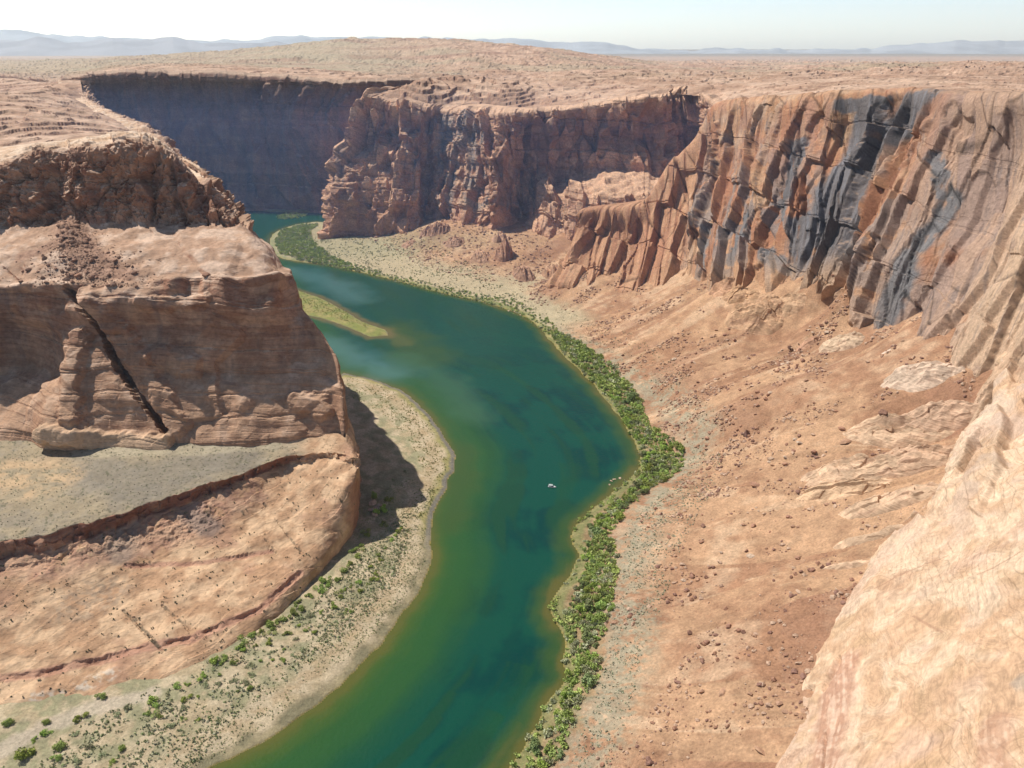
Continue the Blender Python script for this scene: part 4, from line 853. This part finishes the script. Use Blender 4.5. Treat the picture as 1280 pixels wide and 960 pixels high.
for i in range(24):
    t = i/23; px = 630+t*72+random.gauss(0, 2); py = 384+t*34*(.6+.4*t)+random.gauss(0, 2)-1; q = PZ(px, py, .4)
    boulder(q, random.uniform(1.2, 2.2), 6, 'pale block in the line of rocks along the far right water edge', 'pale blocks lining the right bank at the bend', None, (1.3, .9, .5))

# merged small rubble
def scatter(name, mat, shapes, pos, size, cols, label, cat, rot=True, zoff=.2, seed=3):
    r = np.random.default_rng(seed); Vs, Qs, Cs = [], [], []; off = 0
    pick = r.integers(0, len(shapes), len(pos))
    for k, (V, Q) in enumerate(shapes):
        w = np.where(pick == k)[0]
        if not len(w): continue
        a = r.uniform(0, 6.283, len(w)) if rot else np.zeros(len(w)); ca, sa = np.cos(a), np.sin(a)
        s_ = size[w][:, None]*r.uniform(.75, 1.3, (len(w), 3)); v = V[None]*s_[:, None, :]
        x = v[..., 0]*ca[:, None]-v[..., 1]*sa[:, None]; y = v[..., 0]*sa[:, None]+v[..., 1]*ca[:, None]
        P = np.stack([x, y, v[..., 2]], -1)+pos[w][:, None, :]+np.array([0, 0, 1.])*(size[w]*zoff)[:, None, None]
        Vs.append(P.reshape(-1, 3)); n = len(V)
        Qs.append((Q[None]+(np.arange(len(w))*n)[:, None, None]+off).reshape(-1, Q.shape[1])); off += len(w)*n
        Cs.append(np.repeat(cols[w], n, 0))
    o = raw_mesh(name, np.concatenate(Vs), np.concatenate(Qs), np.concatenate(Cs), mat, 'stuff', smooth=False)
    tag(o, label, cat); return o
small = [rock_shape(1, 60+k, (1, .8, .6)) for k in range(5)]
N0 = 260000; x = RNG.uniform(20, 340, N0); y = RNG.uniform(210, 1050, N0); q = floor_z(x, y); z, sdv, dv, av, bv = q[0], q[1], q[3], q[4], q[5]
clus = fbm(np.stack([av/11, dv/70, dv*0], -1)+7, 4)*1.2+fbm(P3(x, y)/14, 3)
keepm = (sdv > 10) & (bv > 8) & (RNG.random(N0) < sst(.05, .9, clus)*np.where(y < 470, .3, .6)+.008) & (np.abs(x/np.maximum(y, 1)) < .75)
x, y, z, dens_ = x[keepm], y[keepm], z[keepm], clus[keepm]; sz = .2+RNG.pareto(2.1, len(x))*.26*(1+y/900)*(.7+sst(0, .6, dens_)*.7); sz = np.clip(sz, .18, 2.1)
rc = np.array([(.36,.20,.13),(.44,.27,.18),(.54,.38,.27),(.28,.16,.12),(.50,.34,.24)])[RNG.integers(0, 5, len(x))]
scatter('talus_rubble', M_boulder, small, np.stack([x, y, z], 1), sz, rc, 'reddish rubble and stones strewn over the right talus slope', 'rubble')
# cobbles at the foot of the middle cliff
N1 = 5000; x = RNG.uniform(-260, 60, N1); y = RNG.uniform(1000, 1320, N1); q = floor_z(x, y); kk = (q[1] > 20) & (q[5] > 9)
scatter('scree', M_boulder, small, np.stack([x[kk], y[kk], q[0][kk]], 1), np.clip(.6+RNG.pareto(2.2, kk.sum())*.7, .5, 3.2), np.tile((.40,.25,.175), (kk.sum(), 1)), 'brown scree at the foot of the middle cliff', 'scree')

# ------------------------------------------------------------------ plants
def bush_mesh(seed, n, leaf, flat=.8, lumps=6):
    r = np.random.default_rng(seed); c = r.normal(size=(lumps, 3))*np.array([.42, .42, .2])+np.array([0, 0, .5]); rad = r.uniform(.32, .55, lumps)
    k = r.integers(0, lumps, n); d = r.normal(size=(n, 3)); d /= np.linalg.norm(d, axis=1, keepdims=True)
    p = c[k]+d*(rad[k]*r.uniform(.6, 1.08, n))[:, None]; p[:, 2] = np.abs(p[:, 2])*flat
    a = r.normal(size=(n, 3)); a /= np.linalg.norm(a, axis=1, keepdims=True); a = a*.7+d*.5; t = np.cross(a, r.normal(size=(n, 3))); t /= np.linalg.norm(t, axis=1, keepdims=True); b = np.cross(a, t); b /= np.linalg.norm(b, axis=1, keepdims=True)
    l = leaf*r.uniform(.6, 1.3, n)[:, None]
    V = np.stack([p-t*l-b*l*.5, p+t*l-b*l*.4, p+t*l*.8+b*l*.5, p-t*l*.7+b*l*.6], 1).reshape(-1, 3)
    return V, np.arange(n*4).reshape(n, 4)
def stems_mesh(seed):
    r = np.random.default_rng(seed); Vs, Qs = [], []; off = 0
    for k in range(6):
        a = r.uniform(0, 6.28); top = np.array([math.cos(a)*.35, math.sin(a)*.35, r.uniform(.45, .7)]); 
        for i, (c0, rr) in enumerate(((np.array([0, 0, -.1]), .05), (top*.5+np.array([0, 0, .06]), .035), (top, .015))):
            for j in range(5): Vs.append(c0+np.array([math.cos(j*1.2566)*rr, math.sin(j*1.2566)*rr, 0]))
        for i in range(2):
            for j in range(5): Qs.append([off+i*5+j, off+i*5+(j+1) % 5, off+(i+1)*5+(j+1) % 5, off+(i+1)*5+j])
        off += 15
    return np.array(Vs), np.array(Qs)
def mk(name, V, Q, mat):
    o = raw_mesh(name, V, Q, None, mat, smooth=False); m = o.data; bpy.data.objects.remove(o); return m
BUSH = [mk('foliage', *bush_mesh(k, 800, .085), M_leaf) for k in range(5)]
BUSH2 = [mk('foliage', *bush_mesh(20+k, 800, .085), M_leaf2) for k in range(4)]
M_leaf3 = leaf_mat('dull_leaves', (.22, .27, .11)); BUSH3 = [mk('foliage', *bush_mesh(60+k, 800, .1, 1.1), M_leaf3) for k in range(3)]
SAGE = [mk('foliage', *bush_mesh(40+k, 420, .09, .7), M_sage) for k in range(3)]
STEM = [mk('stems', *stems_mesh(k), M_stem) for k in range(3)]
def bush(loc, r, meshes, name, label, cat, group=None, parts=False, h=1.0):
    sc_ = (r, r*random.uniform(.85, 1.15), r*h*random.uniform(.85, 1.2)); rz = random.uniform(0, 6.28)
    if parts:
        e = bpy.data.objects.new(name, None); COL.objects.link(e); e.location = loc; e.scale = sc_; e.rotation_euler = (0, 0, rz)
        for nm, m in (('foliage', random.choice(meshes)), ('stems', random.choice(STEM))):
            c_ = bpy.data.objects.new(nm, m); COL.objects.link(c_); c_.parent = e
        o = e
    else:
        o = bpy.data.objects.new(name, random.choice(meshes)); COL.objects.link(o); o.location = loc; o.scale = sc_; o.rotation_euler = (0, 0, rz)
    return tag(o, label, cat, group)
def pip(px, py, poly):
    r = False; n = len(poly)
    for i in range(n):
        x1, y1 = poly[i]; x2, y2 = poly[(i+1) % n]
        if (y1 > py) != (y2 > py) and px < (x2-x1)*(py-y1)/(y2-y1)+x1: r = not r
    return r
def plan(poly, z=3): return [PZ(a, b, z)[:2] for a, b in poly]
def fill(poly, spacing, tries=4000, seed=1, z=3):
    pl = plan(poly, z); xs = [p[0] for p in pl]; ys = [p[1] for p in pl]; r = random.Random(seed); out = []
    for _ in range(tries):
        x, y = r.uniform(min(xs), max(xs)), r.uniform(min(ys), max(ys))
        if pip(x, y, pl) and all((x-a)**2+(y-b)**2 > spacing**2 for a, b in out): out.append((x, y))
    return out
V1 = [(690,412),(722,430),(765,462),(800,500),(812,535),(835,552),(856,572),(852,592),(812,614),(780,640),(766,668),(772,720),(764,770),(748,812),(748,850),(716,900),(700,960),(650,965),(676,925),(696,892),(716,850),(716,812),(704,775),(716,742),(734,712),(732,668),(750,640),(784,616),(803,590),(803,560),(786,528),(758,490),(722,455),(698,428)]
V2 = [(344,300),(352,288),(372,282),(398,279),(388,292),(392,306),(410,320),(440,330),(440,337),(400,328),(372,323),(350,316)]
V1b = [(440,330),(500,345),(560,360),(600,368),(640,376),(690,402),(700,420),(688,418),(665,400),(634,385),(600,375),(560,367),(500,351),(440,337)]
spots = fill(V1, 4.4, 9000, 2); zz = zat([p[0] for p in spots], [p[1] for p in spots]); n_ = 0
order = sorted(range(len(spots)), key=lambda i: spots[i][1])
rest = []
for i in order:
    x, y = spots[i]
    if n_ < 225:
        near_ = y < 560
        bush((x, y, zz[i]-.2), random.choice([1.8, 2.4, 3.0, 3.6, 4.4]), random.choice([BUSH, BUSH, BUSH2, BUSH3, SAGE]), 'tamarisk_bush',
             'leafy green bush in the lower thicket between river and talus' if near_ else 'leafy green bush in the upper thicket at the outside of the bend', 'bush',
             'bushes of the lower riverside thicket' if near_ else 'bushes of the upper riverside thicket', h=1.0); n_ += 1
    else: rest.append((x, y, zz[i]-.2, random.uniform(2.8, 4.6)))
lowp = [bush_mesh(80+k, 110, .2) for k in range(5)]; tuft = [bush_mesh(90+k, 16, .38, .8, 3) for k in range(5)]
for poly, sp_, rr in ((V1, 2.5, (1.4, 3.0)), (V2, 3.0, (2.0, 3.8)), (V1b, 4.2, (1.4, 2.8))):
    pp = fill(poly, sp_, 12000, 5); zq = zat([p[0] for p in pp], [p[1] for p in pp])
    rest += [(p[0], p[1], z0-.2, random.uniform(*rr)) for p, z0 in zip(pp, zq)]
EB = [(a-1, b) for a, b in rb if 240 < b < 820]
for a, b in EB:
    if random.random() < .9: rest.append((a+random.uniform(1.5, 5), b+random.uniform(-3, 3), .3, random.uniform(1.2, 2.6)))
pp = fill([(345,272),(358,267),(384,268),(380,272),(352,275)], 5, 600, 6, 0); rest += [(a, b, .2, 3.2) for a, b in pp]
rest = np.array(rest); gcol = np.array([(.34,.43,.13),(.40,.48,.14),(.30,.38,.13),(.44,.49,.17),(.44,.46,.28)])[RNG.integers(0, 5, len(rest))]
scatter('riverside_thicket', M_scrub, lowp, rest[:, :3], rest[:, 3], gcol, 'dense green riverside thicket filling the right bank and the far point', 'thicket', zoff=0)
# left bank: single bushes
LBUSH = [(30,945,4.6,1,'biggest bright green bush in the bottom left corner'),(12,905,3.2,0,'dark green bush with a long shadow at the left frame edge'),(77,935,3.6,0,'dark green bush above the bottom left corner beside the sandy track'),
 (101,898,2.8,1,'round green bush standing alone on the slickrock edge of the sandy track'),(59,904,2.4,0,'narrow dark bush right of the whitish ledge at the track'),(56,917,2.6,1,'low yellow green bush at the foot of the narrow dark bush'),
 (129,872,2.4,0,'lone dark bush on the slickrock beside the white patch'),(95,917,2.0,2,'small grey bush in the middle of the sandy track'),(43,926,1.5,1,'smallest green shrub on the upper side of the sandy track'),
 (268,828,3.2,1,'isolated round green bush below the slickrock edge near the centre of the left bank'),(281,822,2.4,0,'grey green bush joined to the right of the isolated round bush'),
 (220,858,2.8,0,'dark bush at the upper left end of the sandbar scrub'),(192,876,3.2,1,'green bush at the left end of the sandbar scrub'),(302,808,2.6,0,'small dark bush on the slope foot just left of the long bush row'),
 (476,640,4.2,1,'bright green bush beside the fallen blocks in the butte shadow'),(468,622,3.4,0,'green bush at the edge of the shadow under the butte nose'),(484,625,3.4,1,'rounded green bush right of the fallen blocks below the nose'),(480,655,2.6,0,'lowest green bush of the clump below the butte nose'),
 (492,600,1.8,2,'tiny grey shrub on open sand right of the butte shadow'),(506,590,1.7,2,'tiny grey shrub on open sand nearest the wet channel')]
for px, py, r_, k, lab in LBUSH:
    q = PZ(px, py, 4); q = (q[0], q[1], max(zat(q[0], q[1])[0], hz_[0].z if (hz_ := hit(px, py)) and hz_[0] is not None and abs(hz_[0].z-4) < 14 else 0)-.1)
    l, nm = hit(px, py)
    if l is not None: q = (l.x, l.y, l.z-.15)
    bush(q, r_, [BUSH, BUSH2, SAGE][k], 'desert_bush', lab, 'bush', None, True, .95)
row = [(312,800),(326,793),(336,786),(345,780),(352,778),(366,770),(376,765),(384,748),(398,742),(408,736),(418,728),(428,716),(436,706),(444,696),(450,684),(456,670),(372,755),(340,790),(440,690),(404,730)]
for px, py in row:
    q = PZ(px+2, py, 4); bush((q[0], q[1], zat(q[0], q[1])[0]-.1), random.uniform(2.2, 3.6), BUSH, 'desert_bush', 'dark green bush in the row along the foot of the slickrock cliff', 'bush', 'bushes lining the foot of the slickrock', True)
SB = [(60,958),(130,905),(190,872),(240,850),(300,815),(350,800),(400,755),(440,735),(470,700),(500,660),(515,665),(490,715),(455,760),(400,800),(340,850),(280,880),(230,915),(170,958)]
n_ = 0
for x, y in fill(SB, 5.0, 5000, 9):
    if n_ >= 130: break
    if random.random() < .6:
        bush((x, y, zat(x, y)[0]-.1), random.uniform(1.1, 2.5), random.choice([SAGE, BUSH, BUSH2, SAGE]), 'sandbar_shrub', 'small grey green shrub scattered among the sandbar scrub of the left bank', 'shrub', 'shrubs scattered over the left sandbar'); n_ += 1
def tufts(name, poly, num, rng_, colset, label, cat, z=4, seed=1, lim=None):
    pl = plan(poly, z); A = np.array(pl); r = np.random.default_rng(seed); x = r.uniform(A[:, 0].min(), A[:, 0].max(), num); y = r.uniform(A[:, 1].min(), A[:, 1].max(), num)
    k = inside(x, y, A); x, y = x[k], y[k]; k = r.random(len(x)) < sst(-.5, .3, fbm(P3(x, y)/13, 3))+.1; x, y = x[k], y[k]; q = floor_z(x, y)[:2]; k = q[1] > (lim or 5); x, y, z_0 = x[k], y[k], q[0][k]
    cs_ = np.array(colset)[r.integers(0, len(colset), len(x))]
    scatter(name, M_scrub, tuft, np.stack([x, y, z_0-.05], 1), r.uniform(*rng_, len(x)), cs_, label, cat, zoff=0)
SG = [(.42,.43,.27),(.36,.39,.20),(.47,.46,.31),(.28,.33,.15)]
tufts('sandbar_scrub', [(-60,985),(60,930),(190,865),(300,810),(400,748),(455,690),(505,640),(525,640),(500,715),(440,790),(360,850),(290,900),(230,965),(100,1010)], 13000, (.45, 1.0), SG, 'low grey green scrub covering the left sandbar', 'scrub', seed=4)
tufts('sage_flat', [(700,975),(745,868),(760,800),(775,720),(785,650),(850,600),(865,565),(905,590),(880,650),(850,700),(830,760),(800,830),(790,900),(760,975)], 11000, (.35, .8), [(.45,.46,.33),(.38,.42,.27),(.50,.49,.36)], 'pale sagebrush on the flat between thicket and talus', 'sagebrush', z=8, seed=5)
tufts('upper_sage', [(690,400),(760,440),(820,490),(870,550),(890,545),(850,480),(790,430),(700,385)], 2600, (.4, .9), [(.33,.34,.25),(.24,.27,.15)], 'thin sagebrush above the upper thicket', 'sagebrush', z=9, seed=6)
tufts('point_scrub', [(392,295),(402,284),(470,298),(545,318),(600,342),(640,365),(690,395),(640,382),(560,362),(440,330),(400,316)], 9000, (.7, 1.5), [(.46,.46,.28),(.36,.40,.21),(.50,.48,.31)], 'grey green scrub on the flat below the middle cliff', 'scrub', z=6, seed=7)
tufts('water_edge_grass', [(430,470),(470,480),(505,497),(535,522),(552,548),(560,575),(545,625),(530,690),(515,640),(530,590),(510,550),(480,520),(440,500)], 6000, (.35, .8), [(.25,.27,.07),(.32,.31,.10),(.20,.24,.06)], 'yellow green grass between sandbar and wet channel', 'grass', z=2, seed=8, lim=3)
tufts('left_bank_grass', [(440,690),(450,640),(500,600),(540,600),(548,640),(535,700),(500,760),(440,815),(330,905),(250,955),(180,985),(260,900),(360,830),(420,780)], 16000, (.25, .6), [(.38,.40,.20),(.44,.42,.24),(.33,.37,.16)], 'sparse short grass on the open sand of the left bank', 'grass', z=3, seed=12, lim=4)
tufts('island_grass', [(345,352),(372,360),(402,370),(432,386),(458,402),(462,412),(430,402),(400,392),(370,388),(340,382)], 5000, (.4, .9), [(.30,.34,.09),(.36,.36,.12)], 'bright grass covering the low river island', 'grass', z=1, seed=9, lim=-99)
# shrubs dotted over the slickrock and terrace (found on the rock by a downward look)
px_, cols_, sz_ = [], [], []; r = random.Random(5)
for _ in range(3300):
    a, b = r.uniform(-20, 445), r.uniform(545, 900); l, nm = hit(a, b)
    if l is None or not nm.startswith('slickrock'): continue
    ter_ = l.z > 42
    if not ter_ and r.random() > .35+.9*float(fbm(np.array([[l.x/16, l.y/16, 1.]]), 2)[0]): continue
    px_.append((l.x, l.y, l.z-.05)); sz_.append(r.uniform(.25, .5) if ter_ else r.choice([.25, .35, .45, .8])); cols_.append(r.choice([(.12,.13,.07),(.17,.17,.09),(.10,.10,.06)]))
scatter('slickrock_shrubs', M_scrub, tuft, np.array(px_), np.array(sz_), np.array(cols_), 'dark dots of desert scrub over the terrace and slickrock', 'scrub', zoff=0)
# lone rocks of the butte bench
px_, sz_, cols_ = [], [], []
for _ in range(1900):
    b = 274+84*r.random()**.7; a = 88+(b-270)*.28+r.gauss(0, 1)*(6+(b-270)*.42); l, nm = hit(a, b)
    if l is None: continue
    px_.append(tuple(l)); sz_.append(min(3.0, .12+r.paretovariate(1.9)*.26)); cols_.append(r.choice([(.30,.18,.125),(.38,.24,.17),(.34,.2,.14)]))
scatter('debris_cone', M_boulder, small, np.array(px_), np.array(sz_), np.array(cols_), 'brown rock debris cone on the bench of the left butte', 'rubble')
for i, (px, py, s_) in enumerate([(466,632,3.0), (470,638,2.6), (463,640,2.2), (468,645,2.4), (474,634,1.8)]):
    q = PZ(px, py, 4); boulder((q[0], q[1], zat(q[0], q[1])[0]), s_, 6, 'tan fallen block in the pile among green bushes under the butte nose', 'fallen blocks under the butte nose')

# ------------------------------------------------------------------ boat
M_hull = flat_mat('boat_white', (.78, .80, .80), .35, .04, 1, .5); M_dark = flat_mat('boat_dark', (.05, .055, .06), .5, .1); M_canv = flat_mat('boat_canvas', (.72, .78, .78), .7, .05); M_alu = flat_mat('boat_rail', (.55, .56, .57), .3, .05, 1, .6)
def bmo(name, fn, mat, parent):
    bm = bmesh.new(); fn(bm); me = bpy.data.meshes.new(name); bm.to_mesh(me); bm.free(); me.materials.append(mat)
    o = bpy.data.objects.new(name, me); COL.objects.link(o); o.parent = parent; return o
def bx(bm, c, s_, bev=.03):
    r_ = bmesh.ops.create_cube(bm, size=1, matrix=Matrix.Translation(c) @ Matrix.Diagonal((*s_, 1)))
    if bev: bmesh.ops.bevel(bm, geom=list({e for v in r_['verts'] for e in v.link_edges}), offset=bev, segments=2, affect='EDGES')
bq = PZ(690, 609, 0); boat = bpy.data.objects.new('motor_boat', None); COL.objects.link(boat); boat.location = (bq[0], bq[1], 0); boat.rotation_euler = (0, 0, R(-14)); boat.scale = (1.05,)*3
tag(boat, 'small white motor boat with a pale canopy alone in the middle of the river', 'boat')
def hull(bm):
    st_ = [(-2.8, 1.05, .0), (-1.5, 1.12, 0), (0, 1.1, 0), (1.3, .92, .04), (2.3, .52, .14), (2.95, .06, .26)]; rings = []
    for x_, w__, lift in st_:
        rings.append([bm.verts.new(v) for v in [(x_, -w__, .72+lift*.6), (x_, -w__*.88, .1+lift), (x_, 0, -.28+lift), (x_, w__*.88, .1+lift), (x_, w__, .72+lift*.6), (x_, w__*.84, .70+lift*.6), (x_, w__*.78, .30), (x_, -w__*.78, .30), (x_, -w__*.84, .70+lift*.6)]])
    for a_, b_ in zip(rings[:-1], rings[1:]):
        for j in range(9): bm.faces.new([a_[j], a_[(j+1) % 9], b_[(j+1) % 9], b_[j]])
    bm.faces.new(rings[0]); bm.faces.new(rings[-1][::-1]); bmesh.ops.recalc_face_normals(bm, faces=bm.faces)
bmo('hull', hull, M_hull, boat)
bmo('deck', lambda bm: bx(bm, (-.6, 0, .36), (3.4, 1.5, .05), 0), M_dark, boat)
bmo('bow_deck', lambda bm: bx(bm, (1.75, 0, .74), (1.2, 1.15, .07)), M_hull, boat)
def canopy(bm):
    n = 8; vs = []
    for i in range(n+1):
        a_ = (i/n-.5)*2; vs.append([bm.verts.new((x_, a_*1.0, 1.98-.16*a_*a_)) for x_ in (-2.3, -.9, .5)])
    for a_, b_ in zip(vs[:-1], vs[1:]):
        for j in range(2): bm.faces.new([a_[j], a_[j+1], b_[j+1], b_[j]])
    bmesh.ops.solidify(bm, geom=bm.faces[:], thickness=.05)
bmo('canopy', canopy, M_canv, boat)
for x_ in (-2.1, .3):
    for y_ in (-.92, .92): bmo('canopy_post', lambda bm: bx(bm, (x_, y_, 1.25), (.05, .05, 1.15), 0), M_alu, boat)
for y_ in (-.45, .45): bmo('seat', lambda bm: (bx(bm, (-.7, y_, .6), (.5, .5, .4)), bx(bm, (-.93, y_, .95), (.1, .5, .45))), M_canv, boat)
bmo('windshield', lambda bm: bx(bm, (.85, 0, 1.0), (.05, 1.3, .42), .01), M_dark, boat)
mo = bmo('outboard_motor', lambda bm: (bx(bm, (-3.0, 0, .85), (.42, .4, .55), .08), bx(bm, (-3.0, 0, .2), (.18, .14, .9))), M_dark, boat)
# ------------------------------------------------------------------ haze, sky, sun
hz = bpy.data.meshes.new('haze'); bm = bmesh.new(); bmesh.ops.create_cube(bm, size=1); bm.to_mesh(hz); bm.free()
ho = bpy.data.objects.new('haze', hz); COL.objects.link(ho); ho.scale = (60000, 30000, 1500); ho.location = (0, 11000, 700); ho['kind'] = 'structure'
hm = bpy.data.materials.new('haze_air'); hm.use_nodes = True; t = hm.node_tree; t.nodes.clear()
vo = t.nodes.new('ShaderNodeVolumePrincipled') if False else t.nodes.new('ShaderNodeVolumeScatter'); vo.inputs['Color'].default_value = (.62, .80, 1, 1); vo.inputs['Density'].default_value = 3.0e-5; vo.inputs['Anisotropy'].default_value = .35
ou = t.nodes.new('ShaderNodeOutputMaterial'); t.links.new(vo.outputs[0], ou.inputs['Volume']); hz.materials.append(hm)

h2 = bpy.data.meshes.new('canyon_haze'); bm = bmesh.new(); bmesh.ops.create_cube(bm, size=1); bm.to_mesh(h2); bm.free()
h2o = bpy.data.objects.new('canyon_haze', h2); COL.objects.link(h2o); h2o.scale = (2600, 1700, 258); h2o.location = (-400, 1600, 108); h2o['kind'] = 'structure'
hm2 = hm.copy(); hm2.name = 'canyon_haze_air'; vv = [n for n in hm2.node_tree.nodes if n.type == 'VOLUME_SCATTER'][0]; vv.inputs['Color'].default_value = (.18, .42, 1, 1); vv.inputs['Density'].default_value = 1.4e-4; h2.materials.append(hm2)
SUN_EL = R(53); SUN_AZ = R(-61)      # azimuth from +Y (view direction), negative to the left
w = bpy.data.worlds.new('World'); SC.world = w; w.use_nodes = True; wn = w.node_tree
sky = wn.nodes.new('ShaderNodeTexSky'); sky.sky_type = 'NISHITA'; sky.sun_disc = False; sky.sun_elevation = SUN_EL; sky.sun_rotation = SUN_AZ
sky.air_density = 1.0; sky.dust_density = 2.5; sky.altitude = 1200; tc = wn.nodes.new('ShaderNodeTexCoord'); sx = wn.nodes.new('ShaderNodeSeparateXYZ'); wn.links.new(tc.outputs['Generated'], sx.inputs[0])
mr_ = wn.nodes.new('ShaderNodeMapRange'); mr_.inputs[1].default_value = 0; mr_.inputs[2].default_value = .22; mr_.inputs[3].default_value = 0; mr_.inputs[4].default_value = 1; wn.links.new(sx.outputs['Z'], mr_.inputs[0])
mx_ = wn.nodes.new('ShaderNodeMix'); mx_.data_type = 'VECTOR'; mx_.clamp_factor = True; wn.links.new(mr_.outputs[0], mx_.inputs[0]); mx_.inputs[4].default_value = (2.25, 2.6, 3.1); mx_.inputs[5].default_value = (.52, .56, .64)
vs_ = wn.nodes.new('ShaderNodeVectorMath'); vs_.operation = 'MULTIPLY'; wn.links.new(sky.outputs[0], vs_.inputs[0]); wn.links.new(mx_.outputs[1], vs_.inputs[1])
wn.links.new(vs_.outputs[0], wn.nodes['Background'].inputs['Color']); wn.nodes['Background'].inputs['Strength'].default_value = .105
sd_ = bpy.data.lights.new('sun', 'SUN'); so = bpy.data.objects.new('sun', sd_); COL.objects.link(so); sd_.energy = 5.5; sd_.angle = R(.53); sd_.color = (1, .95, .87)
sv = Vector((math.sin(SUN_AZ)*math.cos(SUN_EL), math.cos(SUN_AZ)*math.cos(SUN_EL), math.sin(SUN_EL)))
so.rotation_euler = sv.to_track_quat('Z', 'Y').to_euler(); so.location = (0, 0, 900)
SC.view_settings.view_transform = 'Standard'; SC.view_settings.look = 'None'; SC.view_settings.exposure = 0
SC.cycles.max_bounces = 5; SC.cycles.diffuse_bounces = 3; SC.cycles.volume_bounces = 1; SC.cycles.use_denoising = True
